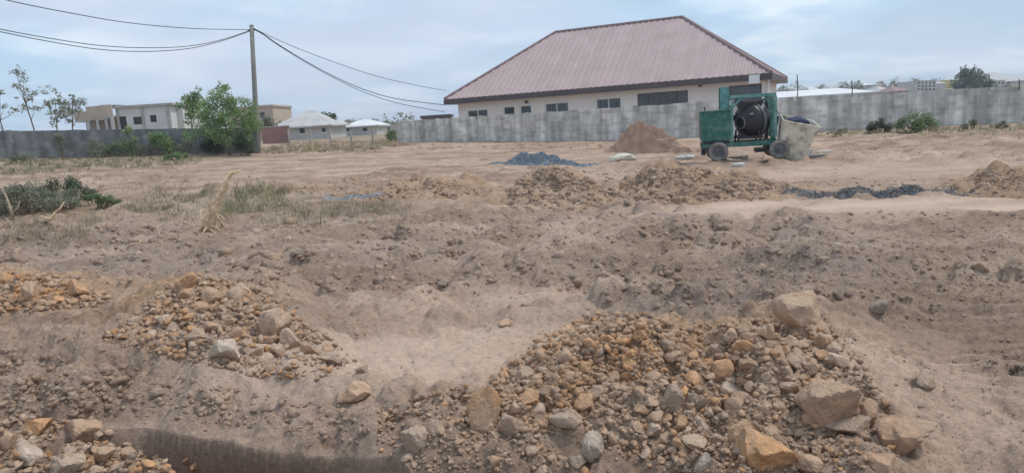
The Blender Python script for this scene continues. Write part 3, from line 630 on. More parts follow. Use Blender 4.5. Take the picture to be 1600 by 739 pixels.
# ------------------------------------------------------------------ more materials
M['wall'] = mat('grey_block_render', (0.46, 0.44, 0.405, 1), (0.70, 0.675, 0.635, 1), 1.1, 0.95, bump_=0.5, bscale=14, c3=(0.55, 0.53, 0.495, 1))
M['wall_dark'] = mat('weathered_block', (0.18, 0.185, 0.185, 1), (0.33, 0.33, 0.32, 1), 0.9, 0.95, bump_=0.5, bscale=12, c3=(0.21, 0.215, 0.21, 1))
M['wall_col'] = mat('concrete_pillar', (0.33, 0.31, 0.28, 1), (0.46, 0.44, 0.40, 1), 1.6, 0.95, bump_=0.4, bscale=20)
M['cream'] = mat('cream_wall_paint', (0.73, 0.69, 0.635, 1), (0.80, 0.765, 0.71, 1), 0.5, 0.85)
M['roof'] = mat('rose_roof_sheet', (0.42, 0.315, 0.295, 1), (0.49, 0.37, 0.35, 1), 0.7, 0.5, spec=0.45)
def vary(m, amt):
    t = m.node_tree; b = t.nodes['Principled BSDF']; src = b.inputs['Base Color'].links[0].from_socket; oi = t.nodes.new('ShaderNodeObjectInfo')
    mr = t.nodes.new('ShaderNodeMapRange'); t.links.new(oi.outputs['Random'], mr.inputs[0]); mr.inputs[3].default_value = 1-amt; mr.inputs[4].default_value = 1+amt
    k = t.nodes.new('ShaderNodeVectorMath'); k.operation = 'SCALE'; t.links.new(src, k.inputs[0]); t.links.new(mr.outputs[0], k.inputs['Scale']); t.links.new(k.outputs[0], b.inputs['Base Color'])
vary(M['roof'], 0.03)
def blockwork(m, amt=0.55):
    '''courses of blocks with mortar joints, each block its own shade, plus rain stains'''
    t = m.node_tree; b = t.nodes['Principled BSDF']; src = b.inputs['Base Color'].links[0].from_socket
    co = t.nodes.new('ShaderNodeTexCoord'); sx = t.nodes.new('ShaderNodeSeparateXYZ'); t.links.new(co.outputs['Object'], sx.inputs[0]); cx = t.nodes.new('ShaderNodeCombineXYZ'); t.links.new(sx.outputs[0], cx.inputs[0]); t.links.new(sx.outputs[2], cx.inputs[1])
    br = t.nodes.new('ShaderNodeTexBrick'); t.links.new(cx.outputs[0], br.inputs['Vector']); br.inputs['Scale'].default_value = 1.0; br.inputs['Brick Width'].default_value = 0.47; br.inputs['Row Height'].default_value = 0.23; br.inputs['Mortar Size'].default_value = 0.014
    br.inputs['Color1'].default_value = (.62, .62, .62, 1); br.inputs['Color2'].default_value = (1.2, 1.2, 1.2, 1); br.inputs['Mortar'].default_value = (1.15, 1.12, 1.08, 1)
    mx = t.nodes.new('ShaderNodeMixRGB'); mx.blend_type = 'MULTIPLY'; mx.inputs[0].default_value = amt; t.links.new(src, mx.inputs[1]); t.links.new(br.outputs[0], mx.inputs[2])
    mp_ = t.nodes.new('ShaderNodeMapping'); mp_.inputs['Scale'].default_value = (2.2, 2.2, 0.35); t.links.new(co.outputs['Object'], mp_.inputs[0]); n = t.nodes.new('ShaderNodeTexNoise'); n.inputs['Scale'].default_value = 1.0; n.inputs['Detail'].default_value = 6; t.links.new(mp_.outputs[0], n.inputs['Vector'])
    mr = t.nodes.new('ShaderNodeMapRange'); t.links.new(n.outputs[0], mr.inputs[0]); mr.inputs[1].default_value = 0.35; mr.inputs[2].default_value = 0.65; mr.inputs[3].default_value = 0.68; mr.inputs[4].default_value = 1.22
    k = t.nodes.new('ShaderNodeVectorMath'); k.operation = 'SCALE'; t.links.new(mx.outputs[0], k.inputs[0]); t.links.new(mr.outputs[0], k.inputs['Scale']); t.links.new(k.outputs[0], b.inputs['Base Color'])
blockwork(M['wall']); blockwork(M['wall_dark'], 0.4)
M['roof_cap'] = mat('ridge_cap', (0.22, 0.15, 0.15, 1), (0.28, 0.19, 0.18, 1), 1.2, 0.5)
M['fascia'] = mat('fascia_board', (0.085, 0.075, 0.078, 1), (0.12, 0.10, 0.10, 1), 1.0, 0.7)
M['soffit'] = mat('soffit', (0.30, 0.28, 0.27, 1), (0.36, 0.34, 0.32, 1), 1.0, 0.9)
M['white'] = mat('white_paint', (0.70, 0.70, 0.68, 1), (0.78, 0.78, 0.76, 1), 2.0, 0.6)
M['glass'] = mat('dark_glass', (0.03, 0.04, 0.045, 1), (0.075, 0.085, 0.09, 1), 1.4, 0.10, spec=0.8)
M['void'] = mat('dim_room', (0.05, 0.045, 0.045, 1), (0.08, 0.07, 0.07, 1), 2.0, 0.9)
M['bars'] = mat('window_bars', (0.10, 0.09, 0.09, 1), (0.15, 0.13, 0.13, 1), 3.0, 0.6)
M['wood'] = mat('weathered_wood', (0.21, 0.20, 0.18, 1), (0.32, 0.305, 0.275, 1), 6.0, 0.9, bump_=0.5)
M['deadwood'] = mat('dry_root_wood', (0.42, 0.27, 0.15, 1), (0.80, 0.64, 0.44, 1), 10.0, 0.9, bump_=1.0)
M['twig'] = mat('dry_twig', (0.30, 0.23, 0.16, 1), (0.45, 0.36, 0.27, 1), 8.0, 0.9)
M['bark'] = mat('bark', (0.16, 0.13, 0.10, 1), (0.26, 0.22, 0.17, 1), 8.0, 0.95, bump_=0.5)
M['wire'] = mat('cable', (0.05, 0.05, 0.055, 1), (0.07, 0.07, 0.075, 1), 2.0, 0.6)
M['green'] = mat('dark_green_machine_paint', (0.03, 0.11, 0.088, 1), (0.16, 0.21, 0.175, 1), 6.0, 0.65, bump_=0.15, c3=(0.045, 0.155, 0.125, 1))
M['teal'] = mat('faded_teal_machine_paint', (0.06, 0.23, 0.215, 1), (0.22, 0.37, 0.34, 1), 7.0, 0.65)
M['black'] = mat('sooty_black_steel', (0.010, 0.011, 0.013, 1), (0.03, 0.03, 0.034, 1), 4.0, 0.45, spec=0.5)
M['greysteel'] = mat('worn_grey_steel', (0.10, 0.105, 0.115, 1), (0.20, 0.20, 0.21, 1), 5.0, 0.5)
M['tyre'] = mat('dusty_tyre', (0.13, 0.12, 0.11, 1), (0.30, 0.27, 0.24, 1), 7.0, 0.95)
M['skip'] = mat('cement_caked_skip', (0.28, 0.26, 0.21, 1), (0.72, 0.68, 0.57, 1), 5.0, 0.85, bump_=0.4, c3=(0.60, 0.56, 0.46, 1))
M['cloth'] = mat('dark_blue_sheet', (0.03, 0.035, 0.06, 1), (0.07, 0.08, 0.13, 1), 6.0, 0.9)
M['cement'] = mat('cement_block', (0.42, 0.42, 0.40, 1), (0.58, 0.57, 0.54, 1), 8.0, 0.95)
M['sack'] = mat('paper_sack', (0.52, 0.46, 0.37, 1), (0.68, 0.63, 0.54, 1), 7.0, 0.9)
M['moundsoil'] = mat('brown_heap_soil', (0.33, 0.205, 0.145, 1), (0.50, 0.335, 0.245, 1), 2.5, 1.0, bump_=0.8, bscale=12, spec=0.1)
M['redwall'] = mat('red_brick_paint', (0.27, 0.15, 0.135, 1), (0.36, 0.22, 0.20, 1), 1.0, 0.95)
M['roofgrey'] = mat('pale_grey_roof', (0.40, 0.38, 0.37, 1), (0.52, 0.50, 0.48, 1), 0.8, 0.7)
M['roofwhite'] = mat('white_metal_roof', (0.62, 0.62, 0.62, 1), (0.74, 0.74, 0.73, 1), 0.5, 0.6)
M['farwall'] = mat('pale_house_wall', (0.45, 0.43, 0.41, 1), (0.58, 0.56, 0.54, 1), 0.5, 0.9)
M['fartan'] = mat('tan_house_wall', (0.42, 0.33, 0.26, 1), (0.52, 0.43, 0.35, 1), 0.5, 0.9)
M['rawblock'] = mat('unpainted_blockwork', (0.50, 0.485, 0.46, 1), (0.62, 0.605, 0.58, 1), 0.6, 0.95)
M['yellow'] = mat('yellow_wall', (0.55, 0.42, 0.12, 1), (0.62, 0.50, 0.18, 1), 0.5, 0.9)
M['redroof'] = mat('red_roof', (0.28, 0.18, 0.165, 1), (0.35, 0.235, 0.215, 1), 0.5, 0.8)
def leaf_mat(name, a, b):
    m = mat(name, a, b, 1.3, 0.7, spec=0.25, detail=3); t = m.node_tree; bs = t.nodes['Principled BSDF']; src = bs.inputs['Base Color'].links[0].from_socket
    tr = t.nodes.new('ShaderNodeBsdfTranslucent'); t.links.new(src, tr.inputs[0]); mx = t.nodes.new('ShaderNodeMixShader'); mx.inputs[0].default_value = 0.4
    t.links.new(bs.outputs[0], mx.inputs[1]); t.links.new(tr.outputs[0], mx.inputs[2]); t.links.new(mx.outputs[0], t.nodes['Material Output'].inputs['Surface']); return m
M['leaf_mid'] = leaf_mat('green_leaves', (0.14, 0.195, 0.095, 1), (0.28, 0.355, 0.18, 1))
M['leaf_bright'] = leaf_mat('fresh_leaves', (0.17, 0.26, 0.10, 1), (0.33, 0.44, 0.20, 1))
M['leaf_dark'] = leaf_mat('dark_leaves', (0.08, 0.105, 0.068, 1), (0.16, 0.19, 0.12, 1))
M['leaf_dusty'] = leaf_mat('dusty_leaves', (0.19, 0.205, 0.145, 1), (0.36, 0.355, 0.26, 1))
M['drygrass'] = leaf_mat('dry_grass', (0.22, 0.19, 0.10, 1), (0.42, 0.36, 0.22, 1))
M['grass'] = leaf_mat('grass', (0.17, 0.175, 0.09, 1), (0.34, 0.32, 0.19, 1))

# ------------------------------------------------------------------ boundary walls
def wall_run(name, label, group, A, B, zt0, zt1, m, spans, thick=0.15, pm='wall_col', pil=None, proud=0.07):
    """block wall from A to B (x, y): panels between pillars, following the ground below"""
    A = Vector((A[0], A[1])); B = Vector((B[0], B[1])); d = B-A; ln = d.length; rz = math.atan2(d.y, d.x)
    r = empty(name, (A.x, A.y, 0), rz, label, 'wall', group)
    for i in range(spans):
        x0, x1 = ln*i/spans, ln*(i+1)/spans; p0, p1 = A+d*(i/spans), A+d*((i+1)/spans)
        zb = min(hz(p0.x, p0.y), hz(p1.x, p1.y))-0.25; za, zb2 = zt0+(zt1-zt0)*i/spans, zt0+(zt1-zt0)*(i+1)/spans
        b = MB(); nn = 6; top = []
        rnd = random.Random(i*31+int(ln*10))
        prof = [(x0+0.124, zb)]+[(x1-0.124, zb)]+[(x1-0.124-(x1-x0-0.248)*k/nn, zb2+(za-zb2)*k/nn+rnd.uniform(-.025, .025)) for k in range(nn+1)]
        b.prism([(x, -thick/2, z) for x, z in prof], (0, thick, 0)); b.build('wall_panel', m, r)
    for i in range(spans+1):
        p = A+d*(i/spans); zb = hz(p.x, p.y)-0.25; zt = zt0+(zt1-zt0)*i/spans+0.03
        MB().b2(ln*i/spans-0.125, ln*i/spans+0.125, -thick/2-proud, thick/2+proud, zb, zt).build('pillar', pm, r)
    return r
def xy(px, py, D): p = at(px, py, D); return (p.x, p.y)
def zt(px, py, D): return at(px, py, D).z
wall_run('block_wall', 'long grey block wall running in front of the rose-roofed house', None, xy(622, 190, 50), xy(1092, 160, 37), zt(622, 190, 50), zt(1092, 160, 37), 'wall', 6, pm='wall', proud=0.012)
wall_run('block_wall', 'grey block wall behind the mixer with bushes at its foot and rods on top', None, xy(1094, 160, 36.95), xy(1700, 130, 33.4), zt(1094, 160, 36.95), zt(1700, 130, 33.4), 'wall', 4, pm='wall_col', proud=0.015)
wall_run('block_wall', 'dark weathered block wall overgrown with bushes in front of saplings', None, xy(-120, 207, 41), xy(398, 200, 42.4), zt(-120, 206, 41), zt(398, 200, 42.4), 'wall_dark', 4, pm='wall_dark', proud=0.003)
for px, py, D, h, lab in [(1246, 148, 35.3, 0.95, 'tall thin steel rod rising from the wall behind the skip'), (1331, 146, 34.8, 0.6, 'short steel rod rising from the wall above the bushes'), (1545, 137, 34.0, 0.55, 'steel rod on the wall beside the pale pillar'), (1592, 135, 33.8, 0.3, 'stub of steel rod on the wall past the pale pillar')]:
    p = at(px, py+6, D); prop(MB().tube([p, p+Vector((0.02, 0, h*0.6)), p+Vector((-0.02, 0, h+0.2))], 0.022, 6).build('steel_rod', 'wire'), lab, 'rod')

# ------------------------------------------------------------------ wall with openings
def facade(W, z0, z1, holes, thick):
    """front at y=0, inside at y=thick; holes (x0, x1, za, zb); one mesh with reveals"""
    b = MB(); xs = sorted({0, W}|{h[0] for h in holes}|{h[1] for h in holes}); zs = sorted({z0, z1}|{h[2] for h in holes}|{h[3] for h in holes})
    inh = lambda x, z: any(h[0] < x < h[1] and h[2] < z < h[3] for h in holes)
    for i in range(len(xs)-1):
        for j in range(len(zs)-1):
            if inh((xs[i]+xs[i+1])/2, (zs[j]+zs[j+1])/2): continue
            a, c, e_, g = xs[i], xs[i+1], zs[j], zs[j+1]
            b.add([(a, 0, e_), (c, 0, e_), (c, 0, g), (a, 0, g)], [(0, 1, 2, 3)]); b.add([(a, thick, e_), (c, thick, e_), (c, thick, g), (a, thick, g)], [(3, 2, 1, 0)])
    for (a, c, e_, g) in holes+[(0, W, z0, z1)]:
        b.add([(a, 0, e_), (c, 0, e_), (c, 0, g), (a, 0, g), (a, thick, e_), (c, thick, e_), (c, thick, g), (a, thick, g)], [(0, 1, 5, 4), (1, 2, 6, 5), (2, 3, 7, 6), (3, 0, 4, 7)])
    return b
def rotbuild(b, name, m, parent, R=None, t=None):
    o = b.build(name, m, parent)
    if R is not None: o.rotation_euler = (0, 0, R)
    if t is not None: o.location = t
    return o

# ------------------------------------------------------------------ the rose-roofed house behind the wall
PHI, HL, HW, OV = RAD(25.5), 23.7, 13.6, 0.75
B0 = at(1205, 112, 45); ze = B0.z-0.10; zr = ze+4.80
def house():
    ax = Vector((math.cos(PHI), -math.sin(PHI), 0)); ay = Vector((math.sin(PHI), math.cos(PHI), 0))
    O = Vector((B0.x, B0.y, 0))-ax*HL                      # front-left eave corner
    h = empty('bungalow', (O.x, O.y, 0), -PHI, 'long cream bungalow with a rose ribbed metal hip roof behind the wall', 'house')
    # roof sheets
    rf = MB()
    T = 0.05
    for q in ([(0, 0), (HL, 0), (HL-HW/2, HW/2), (HW/2, HW/2)],): pass
    c = [(0, 0, ze), (HL, 0, ze), (HL, HW, ze), (0, HW, ze), (HW/2, HW/2, zr), (HL-HW/2, HW/2, zr)]
    dn = [(x+(0.05 if x < HL/2 else -0.05), y+(0.05 if y < HW/2 else -0.05), z-0.14) for x, y, z in c]
    rf.add(c+dn, [(0, 1, 5, 4), (1, 2, 5), (2, 3, 4, 5), (3, 0, 4), (6, 7, 11, 10), (7, 8, 11), (8, 9, 10, 11), (9, 6, 10), (0, 1, 7, 6), (1, 2, 8, 7), (2, 3, 9, 8), (3, 0, 6, 9)])
    roof = rf.build('roof', 'roof', h)
    rise = zr-ze; half = HW/2
    def sheets(along, height_at, place, pitch=0.44):
        n = int(along/pitch)
        for i in range(n+1):
            s0, s1 = i*pitch, min((i+1)*pitch, along)
            if s1-s0 < 0.05: continue
            m_ = MB(); rib = 0.15
            for (u0, u1, up) in ((s0+0.002, s1-rib, 0.022), (s1-rib, s1-0.002, 0.065)):
                if u1-u0 < 0.01: continue
                q = []
                for u in (u0, u1): q.append((u, height_at(u)))
                vs_ = [place(u0, 0, 0.012), place(u1, 0, 0.012), place(u1, q[1][1], 0.012), place(u0, q[0][1], 0.012), place(u0, 0, up), place(u1, 0, up), place(u1, q[1][1], up), place(u0, q[0][1], up)]
                m_.add(vs_, [(4, 5, 6, 7), (0, 4, 7, 3), (1, 2, 6, 5), (0, 1, 5, 4), (3, 7, 6, 2)])
            m_.build('roof_sheet', 'roof', roof)
    nf = Vector((0, -rise, half)).normalized()
    sheets(HL, lambda u: max(0.0, min(u/half, (HL-u)/half, 1)), lambda u, t, k: Vector((u, t*half, ze+t*rise))+nf*k)
    nr_ = Vector((rise, 0, half)).normalized()
    sheets(HW, lambda u: min(u/half, (HW-u)/half), lambda u, t, k: Vector((HL-t*half, u, ze+t*rise))+nr_*k)
    cap = MB(); P = [Vector(q)+Vector((0, 0, 0.07)) for q in c]
    for a, b_ in ((0, 4), (1, 5), (2, 5), (3, 4), (4, 5)): cap.tube([P[a], P[b_]], 0.11, 6)
    cap.build('ridge_cap', 'roof_cap', roof)
    fa = MB(); th = 0.03
    fa.b2(-0.02, HL+0.02, -0.06, -0.012, ze-0.38, ze+0.005); fa.b2(HL+0.012, HL+0.06, -0.01, HW, ze-0.38, ze+0.005); fa.b2(-0.06, -0.012, -0.01, HW, ze-0.38, ze+0.005)
    fa.build('fascia', 'fascia', roof)
    MB().b2(0.0, HL, 0.0, HW, ze-0.36, ze-0.32).build('soffit', 'soffit', roof)
    # walls
    p0 = O+ay*OV; nrm = ay
    def loc(px, py): q = on_plane(px, py, p0, nrm); r = q-O; return (r.dot(ax)-OV, q.z)
    WL = HL-2*OV; zb = 0.2
    wins = [(730, 171, 763, 187, 2), (786, 166, 805, 181, 1), (812, 164, 831, 179, 1), (851, 160, 889, 178, 2), (931, 153, 971, 174, 2), (996, 144, 1075, 166, 5), (1139, 133, 1190, 158, 1)]
    holes = []
    for (x0, y0, x1, y1, k) in wins:
        a, zt_ = loc(x0, (y0+y1)/2)[0], loc((x0+x1)/2, y0)[1]; b_ = loc(x1, (y0+y1)/2)[0]; zl = loc((x0+x1)/2, y1)[1]
        holes.append((a, b_, zl, zt_))
    o = facade(WL, zb, ze-0.36, holes, 0.22).build('wall', 'cream', h); o.location = (OV, OV, 0)
    o['label'] = 'cream front wall'
    sh = [(1.2, 3.4, ze-2.2, ze-0.75)]
    o = facade(HW-2*OV, zb, ze-0.36, sh, 0.22).build('wall', 'cream', h); o.location = (HL-OV, OV+0.225, 0); o.rotation_euler = (0, 0, math.pi/2)
    o = facade(HW-2*OV, zb, ze-0.36, [], 0.22).build('wall', 'cream', h); o.location = (OV+0.22, OV+0.225, 0); o.rotation_euler = (0, 0, math.pi/2)
    MB().b2(OV+0.23, HL-OV-0.23, HW-OV-0.2, HW-OV, zb, ze-0.36).build('wall', 'cream', h)
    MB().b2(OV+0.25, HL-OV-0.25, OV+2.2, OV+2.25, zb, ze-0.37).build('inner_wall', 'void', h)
    for (a, b_, zl, z_), (x0, y0, x1, y1, k) in zip(holes, wins):
        w_ = MB(); t = 0.09; yy = OV+0.05
        X0, X1 = a+OV, b_+OV
        for (q0, q1, r0, r1) in ((X0+.002, X1-.002, z_-t, z_-.002), (X0+.002, X1-.002, zl+.002, zl+t), (X0+.002, X0+t, zl+t, z_-t), (X1-t, X1-.002, zl+t, z_-t)): w_.b2(q0, q1, yy, yy+0.06, r0, r1)
        dark = k in (5,) or x0 > 1100
        win = w_.build('window', 'bars' if dark else 'white', h)
        for i in range(k):
            u0, u1 = X0+t+(X1-X0-2*t)*i/k, X0+t+(X1-X0-2*t)*(i+1)/k
            MB().b2(u0+0.012, u1-0.012, yy+0.02, yy+0.03, zl+t+.004, z_-t-.004).build('pane', 'glass', win)
            if i: MB().b2(u0-0.03, u0+0.03, yy-0.004, yy+0.05, zl+t+.002, z_-t-.002).build('mullion', 'bars' if dark else 'white', win)
        if not dark:
            nb = 3*k
            for j in range(1, nb):
                if j % 3 == 0: continue
                xx = X0+t+(X1-X0-2*t)*j/nb; MB().b2(xx-0.012, xx+0.012, yy-0.02, yy-0.006, zl+t+.002, z_-t-.002).build('bar', 'bars', win)
        elif k == 5:
            nb = 18
            for j in range(1, nb):
                xx = X0+t+(X1-X0-2*t)*j/nb; MB().b2(xx-0.012, xx+0.012, yy-0.03, yy-0.006, zl+t+.002, z_-t-.002).build('bar', 'white' if False else 'bars', win)
        MB().b2(X0-0.08, X1+0.08, OV-0.06, OV-0.002, zl-0.09, zl-0.01).build('sill', 'cream', win)
    MB().b2(HL-OV-0.16, HL-OV-0.13, OV+0.225+1.25, OV+0.225+3.35, ze-2.15, ze-0.8).build('window', 'glass', h)
    # drain pipes at the corner
    for px in (1193, 1201):
        u = loc(px, 145)[0]+OV; MB().tube([(u, OV-0.09, zb+0.3), (u, OV-0.09, ze-0.40)], 0.075, 10).build('drain_pipe', 'white', h)
    # square white board under the eave
    qa = on_plane(1170, 118, O-ay*0.15, ay)-O; qb = on_plane(1187, 130, O-ay*0.15, ay)-O; u0, u1, zt_, zl = qa.dot(ax), qb.dot(ax), qa.z, qb.z
    MB().b2(u0, u1, -0.17, -0.12, zl, zt_).build('board', 'white', h); MB().b2((u0+u1)/2-0.05, (u0+u1)/2+0.05, -0.118, -0.062, zt_-0.25, zt_-0.08).build('bracket', 'bars', h)
    for px, py in ((823, 160), (1094, 134)):
        u, z = loc(px, py); MB().b2(u+OV-0.12, u+OV+0.12, OV-0.12, OV-0.002, z-0.09, z+0.09).build('wall_lamp', 'bars', h)
house()

# ------------------------------------------------------------------ other buildings: hip roofed and flat roofed blocks in local metres
def gable(name, label, px0, px1, py_eave, py_ridge, D, depth, wallm, roofm, zb=0.3, over=0.4, wins=(), cat='house', hip=0.5, rot=0.0, group=None):
    a = at(px0, py_eave, D); b_ = at(px1, py_eave, D); W = (b_-a).length; ze_ = (a.z+b_.z)/2; zr_ = at((px0+px1)/2, py_ridge, D+depth/2).z
    r = empty(name, (a.x, a.y, 0), rot, label, cat, group)
    c = [(0, 0, ze_), (W, 0, ze_), (W, depth, ze_), (0, depth, ze_)]; i = min(hip*depth, W*0.45)
    t = [(i, depth/2, zr_), (W-i, depth/2, zr_)]; low = [(x, y, z-0.15) for x, y, z in c]
    MB().add(c+t+low, [(0, 1, 5, 4), (1, 2, 5), (2, 3, 4, 5), (3, 0, 4), (0, 1, 7, 6), (1, 2, 8, 7), (2, 3, 9, 8), (3, 0, 6, 9), (6, 7, 8, 9)]).build('roof', roofm, r)
    holes = []
    for (x0, y0, x1, y1) in wins:
        f0 = (x0-px0)/(px1-px0)*W-over; f1 = (x1-px0)/(px1-px0)*W-over; holes.append((f0, f1, at(x0, y1, D+over).z, at(x0, y0, D+over).z))
    o = facade(W-2*over, zb, ze_-0.15, holes, 0.2).build('wall', wallm, r); o.location = (over, over, 0)
    b = MB(); b.b2(over, over+0.2, over+0.202, depth-over, zb, ze_-0.15); b.b2(W-over-0.2, W-over, over+0.202, depth-over, zb, ze_-0.15); b.b2(over+0.202, W-over-0.202, depth-over-0.2, depth-over, zb, ze_-0.15); b.build('side_walls', wallm, r)
    for (f0, f1, z0, z1) in holes:
        q = MB().b2(f0+over-0.05, f1+over+0.05, over+0.14, over+0.19, z0-0.05, z1+0.05).build('window', 'glass', r)
        MB().b2(f0+over-0.1, f1+over+0.1, over-0.06, over-0.003, z0-0.12, z0-0.02).build('sill', 'white', q)
    return r
def block(name, label, px0, px1, py_top, D, depth, m, wins=(), zb=0.2, cat='building', slab=0.25, roofm=None, rot=0.0, group=None):
    a = at(px0, py_top, D); b_ = at(px1, py_top, D); W = (b_-a).length; zt_ = (a.z+b_.z)/2
    r = empty(name, (a.x, a.y, 0), rot, label, cat, group)
    holes = []
    for (x0, y0, x1, y1) in wins: holes.append(((x0-px0)/(px1-px0)*W, (x1-px0)/(px1-px0)*W, at((x0), y1, D).z, at(x0, y0, D).z))
    facade(W, zb, zt_-slab-0.003, holes, 0.2).build('wall', m, r)
    b = MB(); b.b2(0, 0.2, 0.203, depth, zb, zt_-slab-0.003); b.b2(W-0.2, W, 0.203, depth, zb, zt_-slab-0.003); b.b2(0.203, W-0.203, depth-0.2, depth, zb, zt_-slab-0.003); b.build('side_walls', m, r)
    MB().b2(-0.15, W+0.15, -0.15, depth+0.15, zt_-slab, zt_).build('roof_slab', roofm or m, r)
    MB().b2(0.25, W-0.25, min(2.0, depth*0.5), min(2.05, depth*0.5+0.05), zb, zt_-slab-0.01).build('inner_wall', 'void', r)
    for (f0, f1, z0, z1) in holes: MB().b2(f0-0.04, f1+0.04, 0.14, 0.18, z0-0.04, z1+0.04).build('window', 'glass', r)
    return r
# unfinished two-storey building behind the dark wall
def unfinished():
    D = 78; k = D/F_PX
    a = at(110, 203, D); zt_ = at(215, 164, D).z; z_ = lambda py, px=225: at(px, py, D).z
    r = empty('unfinished_building', (a.x, a.y, 0), RAD(2), 'unfinished two-storey house of bare blocks with tan balcony fronts behind the dark wall', 'building')
    X = lambda px: (px-110)*k*1.012
    # right block with openings
    o = facade(X(262)-X(181), 0.5, zt_-0.25, [(X(184)-X(181), X(195)-X(181), z_(200), z_(180)), (X(205)-X(181), X(219)-X(181), z_(194), z_(182)), (X(230)-X(181), X(240)-X(181), z_(192), z_(181))], 0.25).build('wall', 'rawblock', r); o.location = (X(181), 0, 0)
    for p0, p1, a0, a1 in ((184, 195, 180, 200), (205, 219, 182, 194), (230, 240, 181, 192)): MB().b2(X(p0)-.05, X(p1)+.05, 0.2, 0.24, z_(a1)-.05, z_(a0)+.05).build('window', 'void', r)
    MB().b2(X(181)+.01, X(262)-.01, 0.26, 8.5, 0.5, zt_-0.25).build('wall', 'rawblock', r)
    MB().b2(X(262)+0.01, X(271), 1.6, 7.0, 0.5, zt_-0.35).build('side_wall', 'rawblock', r)
    MB().b2(X(181)-0.2, X(268), -0.25, 8.8, zt_-0.245, zt_).build('roof_slab', 'wall_col', r)
    for px in (181, 218, 256): MB().b2(X(px), X(px)+0.3, -0.06, -0.004, 0.5, zt_-0.26).build('pier', 'wall_col', r)
    # balcony side
    for p0, p1, t0, t1, y in ((108, 130, 174, 188, 1.4), (130, 147, 166, 185, 1.0), (147, 163, 165, 185, 0.6), (163, 180, 164, 181, -0.6)):
        z_ = lambda py, px=(p0+p1)/2: at(px, py, D).z
        MB().b2(X(p0), X(p1)-0.02, y, y+0.2, z_(t1), z_(t0)).build('balcony_front', 'fartan', r)
        MB().b2(X(p0), X(p1)-0.02, y+0.21, 8.0, z_(t1)-0.2, z_(t1)-0.02).build('floor_slab', 'rawblock', r)
        MB().b2(X(p1)-0.35, X(p1)-0.05, y+0.02, y+0.3, 0.5, z_(t1)-0.21).build('column', 'farwall', r)
    MB().b2(X(108), X(180), 3.5, 8.0, 0.5, z_(180)-.1).build('back_wall', 'fartan', r)
    MB().b2(X(164), X(176), 1.0, 3.0, zt_+0.002, zt_+0.22).build('stacked_boards', 'wall_dark', r)
unfinished()
gable('house', 'low white house with a pale grey hip roof beside the red wall', 418, 519, 198, 174, 74, 9, 'farwall', 'roofgrey', wins=[(465, 201, 473, 209), (500, 201, 506, 207)], over=0.5, hip=0.9)
block('house', 'flat-topped tan house partly hidden behind the leafy shrub and pole', 352, 425, 166, 92, 8, 'fartan', wins=[(404, 176, 412, 185)])
gable('house', 'small white house with a whitish roof behind the fence posts', 528, 592, 197, 187, 88, 9, 'farwall', 'roofwhite', wins=[(540, 200, 548, 206), (565, 200, 572, 206)], hip=0.6)
block('shed', 'low dark flat-roofed shed showing just above the end of the grey wall', 659, 701, 180, 66, 4, 'wall_dark', zb=0.5, roofm='fascia')
block('house', 'long low pale building far behind the fence posts', 594, 628, 196, 140, 8, 'farwall', wins=[(605, 199, 609, 203)], zb=-1)
gable('house', 'pale tin-roofed cottage behind the dark wall beside the shrub', 268, 300, 196, 190, 82, 7, 'farwall', 'roofgrey', hip=0.3)
p = at(408, 199, 60); q = at(451, 199, 60)
rw = empty('red_wall', (p.x, p.y, 0), 0, 'short red painted wall between the pole and the white house', 'wall')
MB().b2(0, q.x-p.x, 0, 0.2, 0.4, (p.z+q.z)/2).build('wall_panel', 'redwall', rw); MB().b2(-0.05, q.x-p.x+0.05, -0.05, 0.25, (p.z+q.z)/2+0.003, (p.z+q.z)/2+0.08).build('coping', 'wall_col', rw)
# hillside beyond the grey wall
hl = 'buildings on the far slope'
gable('warehouse', 'long white metal-roofed shed just beyond the grey wall', 1212, 1372, 148, 139, 80, 16, 'farwall', 'roofwhite', zb=0, hip=0.05, cat='warehouse')
gable('house', 'distant house with a faded red roof above the wall', 1398, 1424, 142, 134, 210, 12, 'farwall', 'redroof', zb=-2, group=hl, wins=[(1405, 143, 1409, 146)])
gable('house', 'distant brown-roofed house beside the faded red roof', 1372, 1400, 142, 134, 230, 12, 'fartan', 'roofgrey', zb=-2, group=hl)
block('building', 'distant unfinished three-storey block with a grid of open windows', 1431, 1463, 126, 260, 12, 'farwall', wins=[(1434+i*6, 128.5+j*5, 1437.5+i*6, 131.5+j*5) for i in range(5) for j in range(3)], zb=-2, group=hl)
gable('house', 'distant grey-roofed house right behind the three-storey block', 1456, 1480, 131, 125, 300, 12, 'farwall', 'roofgrey', zb=-2, group=hl)
block('building', 'distant small yellow building beside the round tree', 1481, 1496, 125, 320, 8, 'yellow', zb=-2, group=hl, wins=[(1485, 128, 1488, 131)])
block('building', 'distant white building between round tree and big grey roof', 1543, 1570, 126, 200, 10, 'farwall', wins=[(1548+i*6, 129, 1551+i*6, 132) for i in range(4)], zb=-2, group=hl)
gable('house', 'big distant house under a broad grey hip roof', 1545, 1618, 127, 112, 240, 20, 'farwall', 'roofgrey', zb=-2, group=hl, hip=0.9, wins=[(1575, 129, 1580, 132)])
rr = random.Random(3)
cols = [('farwall', 'roofgrey', 'pale', 'grey'), ('fartan', 'roofgrey', 'tan', 'grey'), ('farwall', 'roofwhite', 'pale', 'white'), ('fartan', 'redroof', 'tan', 'red'), ('rawblock', 'roofgrey', 'bare-block', 'grey')]
